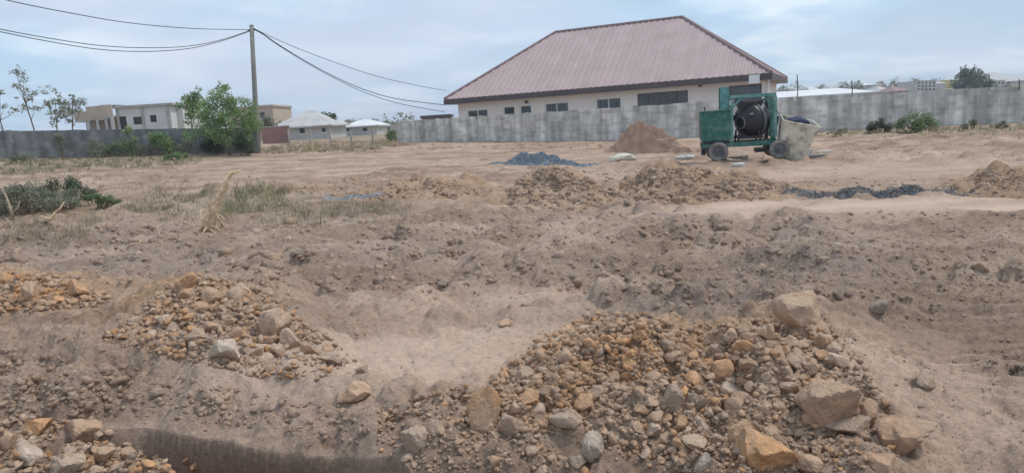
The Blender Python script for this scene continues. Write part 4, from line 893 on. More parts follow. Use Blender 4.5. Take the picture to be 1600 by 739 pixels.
for i in range(16):
    px = 1226+i*17+rr.uniform(-5, 5); wpx = rr.uniform(12, 22); y = 141-(px-1226)*0.045+rr.uniform(-3, 1); wm_, rm, c1, c2 = cols[i % 5]
    gable('house', 'tiny far-off %s house with a %s roof on the slope' % (c1, c2), px, px+wpx, y, y-rr.uniform(3, 5), 380+rr.uniform(-60, 60), 11, wm_, rm, zb=-3, group='tiny far-off %s houses with %s roofs' % (c1, c2), wins=[(px+wpx*.3, y+1.5, px+wpx*.45, y+4)])

# ------------------------------------------------------------------ utility pole, wires, fence posts
pb = G(403, 239); ptop = at(393, 40, pb.y)
pole = empty('utility_pole', pb, 0, 'tall bare wooden utility pole carrying wires beside the leafy shrub', 'pole')
d = ptop-pb; MB().tube([Vector((0, 0, -0.3)), d*0.33, d*0.66, d], [0.17, 0.155, 0.135, 0.12], 12).build('shaft', 'wood', pole, True)
MB().tube([d*0.962+Vector((-0.22, 0, 0)), d*0.962+Vector((0.22, 0, 0))], 0.035, 8).build('bracket', 'wire', pole)
MB().tube([d*0.995, d*1.003], [0.13, 0.10], 12).build('pole_cap', 'greysteel', pole)
def wire(pts, label, r=0.022):
    P = [at(*q) for q in pts]; out = []
    for i in range(len(P)-1):                         # Catmull-Rom through the surveyed points
        p0, p1, p2, p3 = P[max(i-1, 0)], P[i], P[i+1], P[min(i+2, len(P)-1)]
        for j in range(6):
            t = j/6; out.append(0.5*((2*p1)+(p2-p0)*t+(2*p0-5*p1+4*p2-p3)*t*t+(3*p1-p0-3*p2+p3)*t**3))
    out.append(P[-1]); return prop(MB().tube(out, r, 6).build('overhead_wire', 'wire', None, True), label, 'wire')
DP = pb.y
wire([(391, 47, DP), (300, 45, 38), (200, 36, 34.5), (100, 19, 31), (8, 0, 28), (-100, -30, 25), (-260, -85, 22)], 'upper overhead wire leaving the pole alone, nearly straight', 0.019)
wire([(391, 48, DP), (345, 63, 39), (290, 73, 37), (220, 75, 35), (150, 71, 33), (70, 59, 31), (0, 46, 29), (-120, 20, 26), (-260, -15, 23)], 'upper strand of the sagging wire pair leaving the pole', 0.019)
wire([(391, 49, DP), (345, 65, 39), (290, 77, 37), (220, 81, 35), (150, 77, 33), (70, 64, 31), (0, 50, 29), (-120, 23, 26), (-260, -12, 23)], 'lower strand of the sagging wire pair leaving the pole', 0.019)
z2 = lambda x, y, D: (280+.3113*x, 30+.3113*y, D)
wire([(395, 45, DP), z2(420, 75, 43), z2(500, 130, 44.5), z2(640, 215, 47), z2(800, 300, 49.5), z2(950, 362, 52), z2(1100, 402, 54), z2(1330, 432, 56.5)], 'heavy wire drooping from the pole to the house eave', 0.026)
wire([(395, 46, DP), z2(420, 78, 43), z2(500, 134, 44.5), z2(640, 221, 47), z2(800, 308, 49.5), z2(950, 376, 52), z2(1120, 428, 54), z2(1330, 466, 57)], 'lowest wire drooping from the pole past the house eave', 0.022)
wire([(395, 44, DP), z2(440, 80, 43), z2(600, 150, 46), z2(800, 225, 49), z2(1000, 290, 52), z2(1200, 335, 54.5), z2(1340, 360, 56.5)], 'highest wire running from the pole to the house roof corner', 0.018)
for i, px in enumerate((421, 453, 485, 517, 550, 583)):
    g = G(px, 224-i*0.3); s = g.y/F_PX; rp = random.Random(i)
    o = prop(MB().prism([(-.07, -.07, -.3), (.07, -.07, -.3), (.07, .07, -.3), (-.07, .07, -.3)], (rp.uniform(-.08, .08), 0, 0.3+21*s)).build('fence_post', 'wall_col'), 'thin pale concrete fence post in the dry grass', 'fence post', 'row of pale fence posts in dry grass'); o.location = g

# ------------------------------------------------------------------ heaps of soil and gravel
def heap(name, label, cat, px0, px1, py_base, py_peak, peakpx, m, seed, depth=0.8, rough=0.10, tail=None, attr=False, sharp=1.0):
    g0, g1 = G(px0, py_base), G(px1, py_base); cx = (g0.x+g1.x)/2; D = (g0.y+g1.y)/2; rx = abs(g1.x-g0.x)/2; ry = rx*depth; h = (py_base-py_peak)*D/F_PX*1.05; pxo = (at(peakpx, py_base, D).x-cx)/rx
    n = 90; u = np.linspace(-1.15, 1.15, n); U, V = np.meshgrid(u, u, indexing='ij')
    U0 = U; U = np.where(U > pxo, pxo+(U-pxo)/(1+(tail or 0)), U)
    R = np.hypot(U-pxo*np.clip(1-np.hypot(U, V), 0, 1), V); R = R*(1+0.35*fbm(U*1.6+seed, V*1.6, 3, seed))
    X, Y = cx+U0*rx, D+ry*0.35+V*ry; Y = Y+(g1.y-g0.y)/(g1.x-g0.x)*(X-cx)
    Z = h*np.clip(1-R, -0.15, 1)**(1.0) if sharp == 1 else h*(np.exp(-(R*1.75)**2)-0.045)
    Z = Z+np.clip(1-R, 0, 1)**0.5*rough*h*(fbm(U*6, V*6, 4, seed+3, 0.6)*2+clods(U*9, V*9, seed+7)*0.6)
    ZG = HG(X, Y); P = np.stack([X, Y, np.where(R < 1, ZG+Z, ZG-0.15)], -1).reshape(-1, 3)
    idx = np.arange(n*n).reshape(n, n); FC = np.stack([idx[:-1, :-1], idx[1:, :-1], idx[1:, 1:], idx[:-1, 1:]], -1).reshape(-1, 4)
    o = np_mesh(name, P, FC, m, smooth=True); prop(o, label, cat); return o, X, Y, ZG+Z, R
heap('soil_heap', 'tall pointed brown soil heap in front of the grey block wall', 'soil heap', 938, 1100, 238, 194, 1006, 'moundsoil', 9, 0.65, 0.16, sharp=0)
M['bluegravel'] = mat('blue_grey_gravel', (0.14, 0.17, 0.195, 1), (0.27, 0.31, 0.34, 1), 9, 0.95, bump_=0.9, bscale=30, c3=(0.20, 0.235, 0.265, 1))
M['greygravel'] = mat('dusty_grey_gravel', (0.20, 0.20, 0.20, 1), (0.34, 0.33, 0.32, 1), 9, 0.95, bump_=0.9, bscale=30)
M['darkgravel'] = mat('dark_gravel', (0.07, 0.08, 0.09, 1), (0.17, 0.18, 0.19, 1), 7, 0.95, bump_=0.9, bscale=26, c3=(0.11, 0.12, 0.13, 1))
gh, X, Y, Z, R = heap('gravel_heap', 'blue-grey heap of crushed stone tailing off to one side', 'gravel heap', 770, 945, 257, 242, 826, 'bluegravel', 12, 0.40, 0.45, sharp=0)
rng = np.random.default_rng(3); k = rng.choice(np.flatnonzero((R < 0.95).ravel()), 260)
rubble('loose_gravel', X.ravel()[k]+rng.normal(0, .03, 260), Y.ravel()[k]+rng.normal(0, .03, 260), rng.uniform(.012, .035, 260), np.array([[.15, .18, .205]])*rng.uniform(.6, 1.3, (260, 1)), 'pebble', hfun=lambda a, b: Z.ravel()[k], parent=gh)['kind'] = 'stuff'
gp, X, Y, Z, R = heap('gravel_strip', 'thin dark grey strip of gravel lying beside the pale track', 'gravel', 1236, 1512, 304, 299, 1385, 'darkgravel', 33, 0.24, 0.3, sharp=0)
k = rng.choice(np.flatnonzero((R < 0.85).ravel()), 1400)
rubble('loose_gravel', X.ravel()[k]+rng.normal(0, .02, 1400), Y.ravel()[k]+rng.normal(0, .02, 1400), rng.uniform(.008, .022, 1400), np.array([[.13, .145, .16]])*rng.uniform(.6, 1.6, (1400, 1)), 'pebble', hfun=lambda a, b: Z.ravel()[k], parent=gp)['kind'] = 'stuff'
gp2, X, Y, Z, R = heap('gravel_strip', 'short grey streak of gravel beside the orange clods and dry grass', 'gravel', 492, 600, 306, 303, 560, 'greygravel', 34, 0.22, 0.5, sharp=0)

# ------------------------------------------------------------------ concrete mixer
def mixer():
    g0, g1 = G(1115, 255), G(1205, 249)
    Dm = (g0.y+g1.y)/2; s = Dm/F_PX; zg = max(hz(x_, y_) for x_ in (g0.x, g1.x, (g0.x+g1.x)/2) for y_ in (Dm-.7, Dm-.35, Dm, Dm+.5))-0.015
    x0 = at(1091, 253, Dm).x
    r = empty('concrete_mixer', (x0, Dm-0.35, zg), RAD(-12), 'green diesel concrete mixer with black drum standing on four wheels', 'mixer')
    k = 0.2301*s                       # metres per unit of my survey grid
    X = lambda a: (a-133)*k
    Z = lambda b, a=240: (687-b-(a-133)*0.0647)*k
    W = 1.15
    # chassis
    c = MB()
    for y in (0.12, W-0.12): c.b2(X(140), X(640), y-0.05, y+0.05, Z(592), Z(560))
    for a in (160, 330, 520, 630): c.b2(X(a)-0.04, X(a)+0.04, 0.175, W-0.175, Z(588), Z(564))
    c.build('chassis', 'green', r)
    # engine housing with lid, louvres, skirt, exhaust
    eh = MB(); xa, xb, zl, zh = X(136), X(323), Z(546), Z(352); bv = 0.03
    eh.prism([(xa+bv, 0.04, zl), (xb-bv, 0.04, zl), (xb, 0.04, zl+bv), (xb, 0.04, zh), (xa, 0.04, zh-0.02), (xa, 0.04, zl+bv)], (0, 0.95, 0)); b = eh.build('engine_housing', 'green', r)
    MB().prism([(xa-0.015, 0.015, zh-0.018), (xb+0.015, 0.015, zh+0.002), (xb+0.015, 0.015, zh+0.03), (xa-0.015, 0.015, zh+0.012)], (0, 1.0, 0)).build('lid', 'green', b)
    for i in range(5): MB().b2(xa-0.012, xa-0.001, 0.3, 0.75, zl+0.2+i*0.09, zl+0.24+i*0.09).build('louvre', 'black', b)
    for zz in (zl+0.04, zh-0.06): MB().b2(xa+0.02, xb-0.02, 0.028, 0.039, zz-0.012, zz+0.012).build('trim', 'green', b)
    MB().b2(xa+0.04, xb-0.04, 0.06, 0.92, zl-0.075, zl-0.003).build('engine_base', 'black', r)
    MB().tube([(X(165), 0.5, zh), (X(165), 0.5, zh+0.13)], 0.018, 8).build('exhaust_pipe', 'black', r)
    MB().b2(X(140), X(165), 0.35, 0.8, Z(640), zl-0.08).build('tow_frame', 'black', r)
    # uprights and top frame
    MB().b2(X(266), X(322), 0.40, 0.62, zh+0.032, Z(196, 290)).build('mast', 'teal', r); MB().b2(X(260), X(268)-.002, 0.42, 0.60, zh+0.032, Z(200, 290)).build('mast_rail', 'green', r)
    zt_ = Z(243, 460)
    for y in (0.10, W-0.10):
        MB().b2(X(322)+.003, X(606), y-0.035, y+0.035, zt_-0.075, zt_).build('top_beam', 'teal', r)
        MB().b2(X(572), X(590), y-0.045, y+0.045, Z(558), zt_-0.078).build('post', 'green' if y < .5 else 'black', r)
        MB().b2(X(594), X(612), y-0.03, y+0.03, Z(520, 600), zt_-0.078).build('post', 'teal', r)
        MB().b2(X(326), X(340), y-0.03, y+0.03, Z(556), zt_-0.078).build('post', 'teal', r)
        MB().tube([(X(338), y+0.0, Z(330, 330)), (X(395), y, zt_-0.08)], 0.025, 6).build('brace', 'teal', r)
        MB().tube([(X(575), y+0.0, Z(310, 575)), (X(535), y, zt_-0.08)], 0.022, 6).build('brace', 'teal', r)
    MB().b2(X(590), X(606), 0.14, W-0.14, zt_-0.07, zt_-0.005).build('cross_beam', 'teal', r); MB().b2(X(322)+.004, X(338), 0.14, W-0.14, zt_-0.07, zt_-0.005).build('cross_beam', 'teal', r)
    # drum: double cone with girth ring, mouth facing out
    dc = Vector((X(462), 0.50, Z(412, 462))); R = Matrix.Rotation(RAD(90), 4, 'X') @ Matrix.Rotation(RAD(0), 4, 'Y'); R = (Matrix.Rotation(RAD(-48), 4, 'Z') @ Matrix.Rotation(RAD(6), 4, 'X') @ R).to_3x3()
    rad = 116*k
    dr = MB().lathe([(0.02, 0.42), (rad*0.30, 0.42), (rad*0.36, 0.40), (rad*0.52, 0.34), (rad*0.82, 0.22), (rad*0.96, 0.14), (rad, 0.10), (rad, -0.22), (rad*0.96, -0.25), (rad*0.5, -0.5), (rad*0.45, -0.52), (0.02, -0.52)], R, dc, 32).build('drum', 'black', r, True)
    dr.data.set_sharp_from_angle(angle=RAD(28))
    MB().lathe([(rad*1.0, 0.03), (rad*1.055, 0.03), (rad*1.055, -0.06), (rad*1.0, -0.06)], R, dc, 40).build('ring_gear', 'greysteel', dr)
    MB().lathe([(rad*0.31, 0.42), (rad*0.34, 0.44), (rad*0.38, 0.43), (rad*0.36, 0.40)], R, dc, 28).build('mouth_rim', 'greysteel', dr)
    for i in range(3): 
        a = 0.6+i*2.1; MB().box(dc+R@Vector((rad*0.76*math.cos(a), rad*0.76*math.sin(a), 0.268)), (0.05, 0.02, 0.22), R@Matrix.Rotation(a+1.57, 3, 'Z')).build('drum_rib', 'greysteel', dr)
    # feed chute above the drum
    ch = [(X(363), 0.30, Z(282, 363)), (X(540), 0.30, Z(276, 540)), (X(520), 0.30, Z(332, 520)), (X(392), 0.30, Z(345, 392))]
    MB().prism(ch, (0, 0.55, 0)).build('feed_chute', 'black', r)
    MB().b2(X(356), X(546), 0.27, 0.295, Z(290, 460), Z(276, 460)).build('chute_rim', 'greysteel', r)
    # drum cradle and drive
    for y in (0.16, W-0.16):
        for a, b_ in ((372, 380), (515, 500), (535, 545)): MB().tube([(X(a), y, Z(560, a)), (X(b_), y, Z(478, b_))], 0.028, 6).build('cradle_leg', 'black', r)
        MB().b2(X(365), X(530), y-0.025, y+0.025, Z(532, 450), Z(512, 450)).build('cradle_beam', 'black', r)
    MB().tube([(X(325)+.003, 0.5, Z(404, 330)), (X(366), 0.5, Z(404, 350))], 0.05, 10).build('drive_shaft', 'black', r)
    MB().tube([(X(326), 0.36, Z(378, 330)), (X(362), 0.36, Z(384, 350))], 0.02, 8).build('pipe', 'black', r)
    MB().b2(X(488), X(550), 0.3, 0.8, Z(620, 520), Z(594, 520)).build('gearbox', 'black', r)
    MB().tube([(X(600), 0.08, Z(330, 600)), (X(640), 0.06, Z(400, 640)), (X(655), 0.05, Z(520, 655))], 0.014, 6).build('hoist_cable', 'greysteel', r)
    # wheels
    for (a, rw_) in ((240, 65*k), (622, 63*k)):
        for y, sgn in ((-0.02, 1), (W+0.02, -1)):
            Rw = Matrix.Rotation(RAD(90), 3, 'X'); c0 = Vector((X(a), y, rw_-0.012))
            wh = MB().lathe([(0.02, 0.05), (rw_*0.2, 0.055), (rw_*0.22, 0.035), (rw_*0.5, 0.025), (rw_*0.60, 0.06), (rw_*0.60, -0.06), (0.02, -0.05)], Rw, c0, 20).build('wheel', 'greysteel', r)
            t = MB().lathe([(rw_*0.57, 0.06), (rw_*0.66, 0.085), (rw_*0.86, 0.09), (rw_*0.97, 0.065), (rw_, 0.03), (rw_, -0.03), (rw_*0.97, -0.065), (rw_*0.86, -0.09), (rw_*0.66, -0.085), (rw_*0.57, -0.06)], Rw, c0, 28).build('tyre', 'tyre', wh, True)
            MB().lathe([(0.01, 0.085), (rw_*0.13, 0.08), (rw_*0.14, 0.05)], Rw if sgn > 0 else Rw@Matrix.Rotation(math.pi, 3, 'X'), c0, 10).build('hub', 'greysteel', wh)
        MB().tube([(X(a), 0.02, 65*k), (X(a), W-0.02, 65*k)], 0.04, 8).build('axle', 'black', r)
    # loading skip leaning beside it, caked with cement
    sk = empty('loading_skip', (at(1234, 240, Dm-.45).x, Dm-0.45, hz(at(1234, 240, Dm-.45).x, Dm-0.45)), RAD(-12), 'cement-caked white metal loading skip tilted beside the mixer', 'skip')
    bot = [(-.34, -.34, 0), (.27, -.34, 0), (.24, .34, 0), (-.32, .34, 0)]; top = [(-.54, -.48, .92), (.46, -.48, .92), (.44, .48, .96), (-.50, .48, .96)]
    bot = [(.92*q[0], q[1], q[2]) for q in bot]; top = [(.92*q[0], q[1], 1.1*q[2]) for q in top]; Rt = Matrix.Rotation(RAD(14), 3, 'Y') @ Matrix.Rotation(RAD(6), 3, 'X')
    bo = [Rt@Vector(q) for q in bot]; to = [Rt@Vector(q) for q in top]; mz = min(q.z for q in bo); off = Vector((0, 0, -mz-0.02)); bo = [q+off for q in bo]; to = [q+off for q in to]
    inn = [b_.lerp(t, 0.12)*1.0 for b_, t in zip(bo, to)]; cen = sum(to, Vector())/4; ti = [q.lerp(cen, 0.07) for q in to]; cb = sum(inn, Vector())/4; bi = [q.lerp(cb, 0.07) for q in inn]
    vs_ = bo+to+ti+bi; f = [(3, 2, 1, 0)]
    for i in range(4): j = (i+1) % 4; f += [(i, j, 4+j, 4+i), (4+i, 4+j, 8+j, 8+i), (8+i, 8+j, 12+j, 12+i)]
    f.append((12, 13, 14, 15)); bd = MB().add(vs_, f).build('bucket', 'skip', sk)
    MB().tube([to[0], to[1], to[2], to[3], to[0]], 0.028, 6).build('rim', 'skip', bd)
    for i, j in ((0, 1), (3, 0)):
        for t in (0.25, 0.55, 0.85):
            a, b_ = bo[i].lerp(bo[j], t), to[i].lerp(to[j], t); nb_ = (bo[j]-bo[i]).cross(to[i]-bo[i]).normalized(); nb_ = nb_ if nb_.dot((bo[i]+bo[j])/2-sum(bo, Vector())/4) > 0 else -nb_; MB().tube([a.lerp(b_, 0.03)+nb_*.012, a.lerp(b_, 0.97)+nb_*.012], 0.024, 6).build('rib', 'skip', bd)
    MB().tube([to[3]+Vector((-.05, 0, -.02)), to[3]+Vector((-.14, .0, -.45)), bo[3]+Vector((-.12, 0, .1))], 0.03, 6).build('hoist_arm', 'black', sk)
    # dark sheet bundled in the skip
    v, fc = ICO[3]; nz = fbm(v[:, 0]*2+v[:, 2], v[:, 1]*2, 3, 9); q = v*(1+0.5*nz)[:, None]*np.array([.30, .30, .15])
    o = np_mesh('sheet_bundle', q, fc, 'cloth', smooth=True); o.location = sk.location+Vector((0.18, 0.0, 1.03)); prop(o, 'crumpled dark blue sheet stuffed into the top of the white skip', 'sheet')
    return Dm
DM = mixer()

# ------------------------------------------------------------------ site litter round the mixer
def sack(px, py, wpx, hpx, m, label, cat, seed, flat=0.5, group=None):
    g = G(px, py+hpx*0.3); s = g.y/F_PX; v, fc = ICO[3]; nz = fbm(v[:, 0]*2.2+seed, v[:, 1]*2.2+v[:, 2]*1.7, 4, seed)
    q = np.sign(v)*np.abs(v)**0.75*(1+0.45*nz)[:, None]*np.array([wpx*s/2, wpx*s/2*0.6, hpx*s/2]); q[:, 2] = np.maximum(q[:, 2], -hpx*s*0.3)
    o = np_mesh(label.split()[0] and cat.replace(' ', '_'), q, fc, m, smooth=True); o.location = g+Vector((0, 0.05, hpx*s*0.22)); prop(o, label, cat, group); return o
sack(972, 247, 40, 14, 'sack', 'crumpled pale paper sack lying between gravel heap and mixer', 'paper sack', 4)
sack(1072, 246, 30, 8, 'cement', 'flattened whitish bag on the ground beside the engine housing', 'cement bag', 5)
sack(1155, 258, 22, 8, 'cement', 'small whitish lump of set cement below the mixer', 'cement lump', 6)
sack(1122, 240, 18, 8, 'cement', 'grey cement lump under the mixer chassis', 'cement lump', 7)
def slab(name, label, cat, px, py, wpx, hpx, dm, m, rz=0.0, rx=0.0):
    g = G(px, py+hpx*0.5); s = g.y/F_PX; b = MB(); w_, h_ = wpx*s, hpx*s; c = 0.012
    b.prism([(-w_/2, 0, c-.02), (-w_/2+c, 0, -.02), (w_/2-c, 0, -.02), (w_/2, 0, c-.02), (w_/2, 0, h_-c), (w_/2-c, 0, h_), (-w_/2+c, 0, h_), (-w_/2, 0, h_-c)], (0, dm, 0))
    o = b.build(name, m); o.location = g; o.rotation_euler = (rx, 0, rz); return prop(o, label, cat)
slab('concrete_block', 'pale concrete block on the ground next to the skip', 'concrete block', 1262, 239, 17, 10, 0.2, 'cement', 0.2)
slab('plank', 'reddish brown plank lying by the concrete block', 'plank', 1281, 244, 28, 4, 0.15, 'wood', -0.1)
slab('plank', 'pale plank lying behind the reddish brown plank', 'plank', 1292, 238, 26, 4, 0.15, 'sack', 0.15)
slab('plank', 'dark plank under the mixer between its wheels', 'plank', 1150, 247, 40, 5, 0.2, 'wood', 0.1)
prop(MB().tube([(0, 0, -.1), (0.01, 0, .3), (-0.01, 0.02, .62)], [.05, .045, .04], 8).build('post', 'wall_dark'), 'short dark post standing against the wall behind the skip', 'post').location = G(1258, 207)

# ------------------------------------------------------------------ vegetation
def leaves(pts, size, seed, up=0.25, asp=0.5):
    """bent two-triangle leaves at the given points"""
    rng = np.random.default_rng(seed); n = len(pts); d = rng.normal(size=(n, 3)); d[:, 2] = d[:, 2]*0.6+up*0; d /= np.linalg.norm(d, axis=1)[:, None]
    a = rng.normal(size=(n, 3)); s = np.cross(d, a); s /= np.linalg.norm(s, axis=1)[:, None]; nn = np.cross(d, s)
    L_ = size*rng.uniform(.6, 1.3, n)[:, None]; p = np.asarray(pts)
    V = np.stack([p, p+d*L_*0.5+s*L_*asp*0.5+nn*L_*0.06, p+d*L_-nn*L_*0.10, p+d*L_*0.5-s*L_*asp*0.5+nn*L_*0.06], 1)
    FC = (np.array([[0, 1, 2], [0, 2, 3]])[None]+np.arange(n)[:, None, None]*4).reshape(-1, 3)
    return V.reshape(-1, 3), FC
def clump_pts(centers, radii, n, rng, squash=0.75):
    out = []
    tot = sum(r**2 for r in radii)
    for c, r in zip(centers, radii):
        k = max(4, int(n*r*r/tot)); q = rng.normal(size=(k, 3)); q /= np.linalg.norm(q, axis=1)[:, None]; q *= (rng.random((k, 1))**0.45)*r; q[:, 2] *= squash; out.append(q+np.array(c))
    return np.concatenate(out)
def tree(name, label, base, tips, trunk_r, leafm, leaf, n, rad, seed, cat='tree', group=None, fork=0.45, barkm='bark', squash=0.8):
    """a stem with limbs to each tip, a loose clump of leaves round every tip; tips local to base"""
    rng = np.random.default_rng(seed); r = empty(name, base, 0, label, cat, group); b = MB(); tips = [Vector(t) for t in tips]
    top = max(tips, key=lambda t: t.z); fk = Vector((top.x*0.4, top.y*0.4, top.z*fork))
    b.tube([(0, 0, -.25), fk*0.5+Vector((rng.normal()*.05, 0, 0)), fk, fk.lerp(top, 0.6), top], [trunk_r, trunk_r*.85, trunk_r*.7, trunk_r*.4, trunk_r*.15], 7)
    for t in tips:
        if t is top: continue
        f = Vector((0, 0, 0)).lerp(fk, rng.uniform(.55, 1)) if t.z < fk.z*1.3 else fk.lerp(top, rng.uniform(0, .5))
        mid = f.lerp(t, .5)+Vector((rng.normal()*.08, rng.normal()*.08, -.06)); b.tube([f, mid, t], [trunk_r*.45, trunk_r*.3, trunk_r*.1], 5)
    b.build('trunk', barkm, r, True)
    cs, rs = [], []
    for t in tips:
        R_ = rad*rng.uniform(.7, 1.2); cs.append(t); rs.append(R_)
        for _ in range(3): cs.append(t+Vector(rng.normal(size=3)*R_*.8)); rs.append(R_*rng.uniform(.35, .7))
    V, FC = leaves(clump_pts(cs, rs, n, rng, squash), leaf, seed); o = np_mesh('crown', V, FC, leafm, parent=r); return r
def ptips(base, D, lst): return [tuple(at(px, py, D+dd)-base) for px, py, dd in lst]
sg = 'saplings behind the dark wall'
def sapling(bx, D, lst, label, **k):
    b = at(bx, 214, D); b.z = hz(b.x, b.y); return tree('sapling', label, b, ptips(b, D, lst), k.pop('tr', .055), k.pop('m', 'leaf_dusty'), k.pop('leaf', .17), k.pop('n', 420), k.pop('rad', .30), k.pop('seed', 1), **k)
sapling(60, 46, [(24, 112, 0), (37, 124, .2), (23, 134, -.2), (36, 140, .2), (44, 153, 0), (55, 145, .3), (70, 143, 0), (40, 168, -.2), (55, 172, .2)], 'tallest thin sapling with separate leaf clumps behind the dark wall', seed=2, rad=.26, n=520)
sapling(8, 47, [(0, 145, 0), (-14, 130, .2), (8, 168, 0), (22, 172, .2), (-6, 180, 0)], 'thin sapling left half bare beside the tallest sapling'.replace(' left', ''), seed=3, n=200, rad=.22)
sapling(88, 45.5, [(76, 163, 0), (86, 158, .2), (96, 160, 0), (82, 176, .2), (94, 172, -.2), (88, 188, 0), (100, 182, .2)], 'bushy sapling with a rounded head behind the dark wall', seed=4, n=560, rad=.30)
sapling(110, 46.5, [(113, 150, 0), (106, 162, .2), (118, 162, 0), (126, 160, -.2), (110, 175, .2), (122, 172, 0), (108, 188, 0)], 'pointed leafy sapling in front of the unfinished balconies', seed=5, n=520, rad=.28)
sapling(300, 43.5, [(296, 156, 0), (290, 166, .2), (302, 168, -.2), (296, 180, 0), (312, 160, .2), (318, 178, 0)], 'upright bright sapling at the edge of the leafy shrub', seed=6, m='leaf_bright', n=1500, rad=.42)
# big leafy shrub by the pole
b = G(360, 243)
tree('leafy_shrub', 'big leafy green shrub growing over the dark wall beside the pole', b, ptips(b, b.y, [(345, 152, .3), (332, 170, 0), (362, 165, .5), (318, 182, .3), (348, 182, -.3), (375, 180, .2), (390, 178, 0), (396, 195, -.2), (335, 195, 0), (360, 200, -.5), (385, 210, -.4), (345, 215, -.4), (325, 205, .1), (370, 222, -.6)]),
     .09, 'leaf_bright', .16, 6500, .62, 8, 'shrub')
def shrub(px0, px1, py0, py1, label, m, seed, n=1200, leaf=.12, cat='bush', dn=0.6, group=None, name='bush', m_in='bark', lumps=9):
    rng = np.random.default_rng(seed); pm_ = (px0+px1)/2; g = G(pm_, py1-2)
    if pm_ < 400 and g.y > 39.5:
        Dw = 41+(pm_+120)/518*1.4-0.75; g = at(pm_, py1, Dw); g.z = hz(g.x, g.y)
    s = g.y/F_PX; w_, h_ = (px1-px0)*s, max((py1-py0)*s*0.7, at(pm_, py0, g.y).z-g.z)
    r = empty(name, g, 0, label, cat, group); b = MB(); cs, rs = [], []
    for i in range(lumps):
        a = rng.uniform(-1, 1); hh = rng.uniform(.25, .85)*(1-0.55*a*a); c = Vector((a*w_*.42, rng.uniform(-.5, .5)*w_*dn*.5, h_*hh)); cs.append(c); rs.append(min(w_, h_)*rng.uniform(.22, .34))
        b.tube([(a*w_*.2, c.y*.5, -.08), (c.x*.8, c.y*.8, c.z*.5), c], [.022, .016, .006], 5)
    b.build('stems', m_in, r)
    V, FC = leaves(clump_pts(cs, rs, n, rng, .9), leaf, seed); np_mesh('foliage', V, FC, m, parent=r); return r
shrub(238, 270, 190, 242, 'fresh bright green shrub against the dark wall', 'leaf_bright', 11, 1100, .15)
shrub(196, 216, 190, 225, 'small slender green shrub against the dark wall', 'leaf_bright', 12, 350, .14, lumps=5)
shrub(165, 212, 214, 245, 'low dark bush at the foot of the dark wall', 'leaf_mid', 13, 1000, .13)
shrub(128, 172, 212, 246, 'greyish tangled bush at the foot of the dark wall', 'leaf_dusty', 14, 900, .11)
shrub(88, 106, 205, 243, 'narrow grey-green creeper climbing the dark wall', 'leaf_dusty', 15, 500, .12, lumps=7)
shrub(318, 350, 205, 245, 'dark green bush under the big leafy shrub', 'leaf_dark', 16, 1300, .14)
shrub(366, 400, 200, 246, 'dense dark bush at the base of the pole', 'leaf_dark', 17, 1300, .14)
shrub(205, 240, 222, 246, 'scruffy low bush between two green shrubs at the wall', 'leaf_dusty', 18, 500, .11)
shrub(255, 305, 238, 252, 'flat patch of bright green weeds before the dark wall', 'leaf_bright', 19, 900, .12, lumps=14, dn=.8)
shrub(276, 300, 192, 240, 'thin grey-green shrub beside the big leafy shrub', 'leaf_dusty', 29, 420, .13, lumps=6)
shrub(14, 60, 238, 256, 'low green weeds at the end of the dark wall', 'leaf_dusty', 30, 500, .11, lumps=9)
shrub(603, 625, 196, 223, 'small rounded green bush at the end of the grey wall', 'leaf_mid', 20, 900, .12)
shrub(1350, 1392, 185, 210, 'dark green bush left of two at the foot of the grey wall'.replace('left of two ', ''), 'leaf_dark', 21, 1000, .10)
shrub(1396, 1474, 176, 208, 'largest green bush at the foot of the grey wall', 'leaf_mid', 22, 2200, .10, lumps=14)
shrub(1505, 1530, 185, 204, 'small dusty bush against the grey wall near the pale pillar', 'leaf_dusty', 23, 400, .09, lumps=6)
shrub(1555, 1576, 187, 203, 'little brown-green weed tuft below the pale pillar', 'leaf_dusty', 24, 350, .09, lumps=5)
shrub(1293, 1340, 200, 212, 'thin low weeds along the grey wall behind the skip', 'leaf_dusty', 25, 350, .08, lumps=8)
shrub(-30, 125, 286, 332, 'wide dusty brush pile of leafy cut branches on rough ground', 'leaf_dusty', 26, 8000, .06, lumps=40, dn=.8, m_in='twig')
shrub(40, 150, 276, 318, 'green leafy brush behind the dusty brush pile', 'leaf_dark', 31, 3500, .06, lumps=24, dn=.6, m_in='twig')
shrub(110, 192, 302, 324, 'low spreading green weeds beside the brush pile', 'leaf_mid', 27, 2600, .05, lumps=16)
shrub(1578, 1602, 571, 588, 'dark dry weed clump on the smooth bare ground', 'bark', 28, 260, .018, lumps=6, m_in='twig')
# far trees
tb = at(1519, 140, 190); tb.z = hz(tb.x, tb.y)
tree('round_tree', 'round dense dark tree standing among the far buildings', tb, ptips(tb, 190, [(1517, 118, 0), (1506, 124, 1), (1530, 124, -1), (1500, 131, 0), (1536, 131, 1), (1518, 128, -2), (1510, 117, 1), (1525, 117, 0), (1542, 134, 0), (1518, 134, -2)]), .4, 'leaf_dark', .9, 1700, 2.0, 41)
tb = at(508, 210, 80); tb.z = hz(tb.x, tb.y)
tree('dark_tree', 'small dark spreading tree behind the grey-roofed white house', tb, ptips(tb, 80, [(508, 181, 0), (496, 184, 0), (519, 185, 0), (514, 192, 0), (501, 190, 0), (508, 188, -.5)]), .12, 'leaf_dark', .35, 700, .5, 42)
tb = at(420, 205, 62); tb.z = hz(tb.x, tb.y)
tree('dark_tree', 'small round tree behind the pole in front of the tan house', tb, ptips(tb, 62, [(418, 190, 0), (410, 196, 0), (424, 196, 0), (416, 200, 0)]), .1, 'leaf_dusty', .3, 500, .45, 43)
rt = random.Random(9)
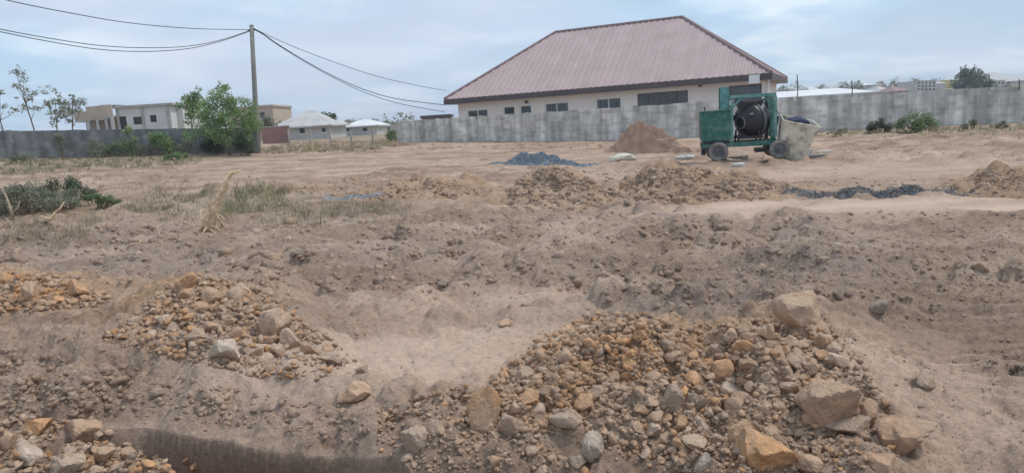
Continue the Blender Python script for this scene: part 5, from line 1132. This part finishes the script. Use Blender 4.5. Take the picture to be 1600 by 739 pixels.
for i in range(12):
    px = 1225+i*30+rt.uniform(-10, 10); D = 330+rt.uniform(-60, 120); y = 141-(px-1225)*.05; tb = at(px, y+4, D); tb.z = hz(tb.x, tb.y)
    tree('far_tree', 'tiny far-off dark tree among the houses on the slope', tb, ptips(tb, D, [(px, y-3-rt.random()*3, 0), (px-5, y-1, 0), (px+5, y-1, 0), (px+rt.uniform(-7, 7), y+1, 0)]), .3, 'leaf_dusty', 1.0, 150, 1.2, 50+i, group='tiny far-off trees')
for i in range(7):
    px = 530+i*19+rt.uniform(-6, 6); D = 170+rt.uniform(-20, 40); y = 198; tb = at(px, y+4, D); tb.z = hz(tb.x, tb.y)
    tree('far_tree', 'low far-off tree on the skyline behind the small white house', tb, ptips(tb, D, [(px, y-4, 0), (px-5, y-2, 0), (px+6, y-2, 0)]), .2, 'leaf_dusty', .9, 120, 1.2, 70+i, group='low far-off skyline trees')

# grass: blades nobody could count
def grass(name, label, zones, m, seed, hgt, wd):
    rng = np.random.default_rng(seed); Vs = []
    for poly, n, hs in zones:
        g = scat_px(poly, n//9, rng); sg_ = G(325, 362); sx_ = g[:, 0]-sg_.x*g[:, 1]/sg_.y; g = g[~((sx_ > -.55) & (sx_ < .75) & (g[:, 1] < sg_.y+.8) & (g[:, 1] > sg_.y-4))]; g = np.repeat(g, 9, 0)+rng.normal(0, .07, (len(g)*9, 2)); z = HG(g[:, 0], g[:, 1]); n_ = len(g); sc = np.clip(g[:, 1:2]/14, .6, 2.2)
        a = rng.uniform(0, 6.28, n_); s = np.stack([np.cos(a), np.sin(a), 0*a], 1)*wd*sc; l = rng.normal(0, .35, (n_, 2)); h = hgt*hs*rng.uniform(.4, 1.2, n_)
        p = np.stack([g[:, 0], g[:, 1], z-.02], 1); tip = p+np.stack([l[:, 0]*h, l[:, 1]*h, h], 1); Vs.append(np.stack([p-s, p+s, tip], 1))
    V = np.concatenate(Vs).reshape(-1, 3); o = np_mesh(name, V, np.arange(len(V)).reshape(-1, 3), m); return prop(o, label, 'grass', kind='stuff')
grass('green_grass', 'thin green grass in patches on the torn soil', [([(345, 330), (360, 305), (400, 292), (455, 300), (440, 330), (330, 345)], 1500, .8), ([(170, 330), (260, 300), (300, 340)], 700, .6), ([(440, 320), (620, 316), (620, 335), (450, 340)], 900, .6), ([(230, 300), (420, 280), (470, 300), (280, 320)], 900, .8), ([(0, 250), (310, 244), (320, 256), (0, 275)], 2500, 1.2), ([(1300, 206), (1600, 196), (1600, 204), (1300, 213)], 900, .9)], 'grass', 3, .24, .006)
grass('dry_grass', 'pale dry grass tufts on the rough ground', [([(405, 236), (450, 224), (610, 220), (640, 228), (560, 238), (420, 242)], 4200, 1.4), ([(0, 330), (190, 330), (150, 380), (0, 390)], 1500, .8), ([(240, 350), (330, 320), (420, 330), (640, 320), (640, 345), (400, 360)], 1300, .8), ([(640, 222), (960, 222), (960, 232), (640, 236)], 900, .8), ([(1180, 470), (1300, 380), (1340, 330), (1240, 330)], 250, .5), ([(1260, 205), (1600, 196), (1600, 216), (1260, 216)], 1200, .7), ([(0, 270), (300, 255), (300, 300), (160, 300)], 900, .7)], 'drygrass', 4, .22, .005)

# uprooted stump and dry branches
def stick(name, label, cat, chains, m):
    """chains of (px, py, radius px, depth offset) from one ground point"""
    g = G(chains[0][0][0], chains[0][0][1]); s = g.y/F_PX; r = empty(name, g, 0, label, cat)
    for i, ch in enumerate(chains):
        pts = [at(px, py, g.y+dd)-g for px, py, _, dd in ch]; MB().tube(pts, [q[2]*s for q in ch], 8).build('stem' if i == 0 else 'branch', m, r, True)
    return r
st = stick('uprooted_stump', 'bleached uprooted tree stump with splayed roots and one slanting trunk', 'stump', [
    [(322, 362, 8.65, 0), (326, 350, 11.30, 0), (330, 338, 9.74, .03), (336, 325, 8.16, 0), (341, 310, 6.91, .06), (349, 294, 5.81, .05), (354, 281, 4.71, .1), (361, 271, 3.45, .15), (376, 266, 0.94, .2)],
    [(326, 348, 2.20, 0), (316, 352, 1.65, -.1), (311, 358, 1.10, -.15), (309, 366, 0.83, -.2)], [(330, 340, 2.48, 0), (340, 340, 1.93, .05), (348, 350, 1.65, .1), (354, 362, 0.83, .1)], [(333, 335, 1.93, 0), (346, 338, 1.38, -.05), (352, 345, 1.10, -.1)],
    [(322, 352, 2.20, 0), (312, 340, 1.38, .1), (315, 326, 0.83, .15)], [(325, 356, 2.48, 0), (333, 362, 1.65, -.15), (338, 366, 0.83, -.25)], [(328, 350, 1.65, 0), (318, 362, 1.10, -.2), (316, 372, 0.55, -.3)], [(331, 334, 1.10, 0), (326, 322, 0.77, -.1), (322, 308, 0.33, -.15)], [(324, 356, 1.65, 0), (308, 352, 0.88, -.1), (303, 342, 0.39, -.1)], [(340, 312, 0.66, 0), (347, 309, 0.50, -.08), (350, 301, 0.22, -.1)], [(327, 352, 1.65, 0), (340, 356, 0.88, -.2), (348, 366, 0.44, -.3)], [(322, 350, 1.32, 0), (319, 338, 0.83, .1), (324, 328, 0.39, .15)]], 'deadwood')
for c in st.children:
    if c.name.startswith('branch'): c.name = 'root'
stick('dry_branch', 'pale forked dry branch lying beside the brush pile', 'branch', [[(66, 346, 3, 0), (80, 342, 2.6, 0), (86, 332, 2.2, .05), (94, 326, 1.6, .1), (100, 316, .8, .1)], [(80, 342, 2.2, 0), (68, 340, 1.4, -.1), (62, 337, .8, -.1)]], 'deadwood')
stick('dry_branch', 'thin upright grey dead branch in front of the brush pile', 'branch', [[(20, 342, 2.6, 0), (16, 325, 2.2, 0), (10, 308, 1.8, .1), (3, 294, 1, .1)], [(18, 333, 1.6, 0), (28, 325, 1.2, .1), (31, 314, .7, .1)]], 'twig')
stick('dry_branch', 'thin dead twig leaning near the edge of the low orange heap', 'branch', [[(-4, 388, 1.6, 0), (8, 378, 1.6, 0), (20, 352, 1.2, 0), (8, 340, .8, .1)]], 'twig')
stick('thin_stick', 'thin bleached stick standing in torn soil past the push bank', 'stick', [[(1452, 412, 1.3, 0), (1447, 402, 1.2, 0), (1441, 390, .8, .02)]], 'twig')
stick('thin_stick', 'short white stick lying on torn soil by the whitish pebble', 'stick', [[(1303, 380, 1.6, 0), (1310, 381, 1.8, 0), (1318, 384, 1.2, 0)]], 'sack')
stick('thin_stick', 'thin grey twig poking up beside the pale slab', 'stick', [[(501, 350, .9, 0), (501, 335, .8, 0), (502, 322, .5, 0)]], 'twig')

# ------------------------------------------------------------------ haze: the humid air over the plain
M['haze'] = bpy.data.materials.new('haze'); M['haze'].use_nodes = True; t = M['haze'].node_tree
for n in list(t.nodes):
    if n.type != 'OUTPUT_MATERIAL': t.nodes.remove(n)
pv = t.nodes.new('ShaderNodeVolumePrincipled'); pv.inputs['Color'].default_value = (0.86, 0.92, 1.0, 1); pv.inputs['Density'].default_value = 0.0006; pv.inputs['Anisotropy'].default_value = 0.2
t.links.new(pv.outputs[0], [n for n in t.nodes if n.type == 'OUTPUT_MATERIAL'][0].inputs['Volume'])
zlo = float(HH.min())-1.0; zhi = max(float(HH.max()), 16.0)+2
hb = MB().b2(-6100, 6100, -30, 2400, zlo, zhi).build('haze', M['haze']); prop(hb, 'thin pale humid air over the whole plain', 'haze', kind='stuff')
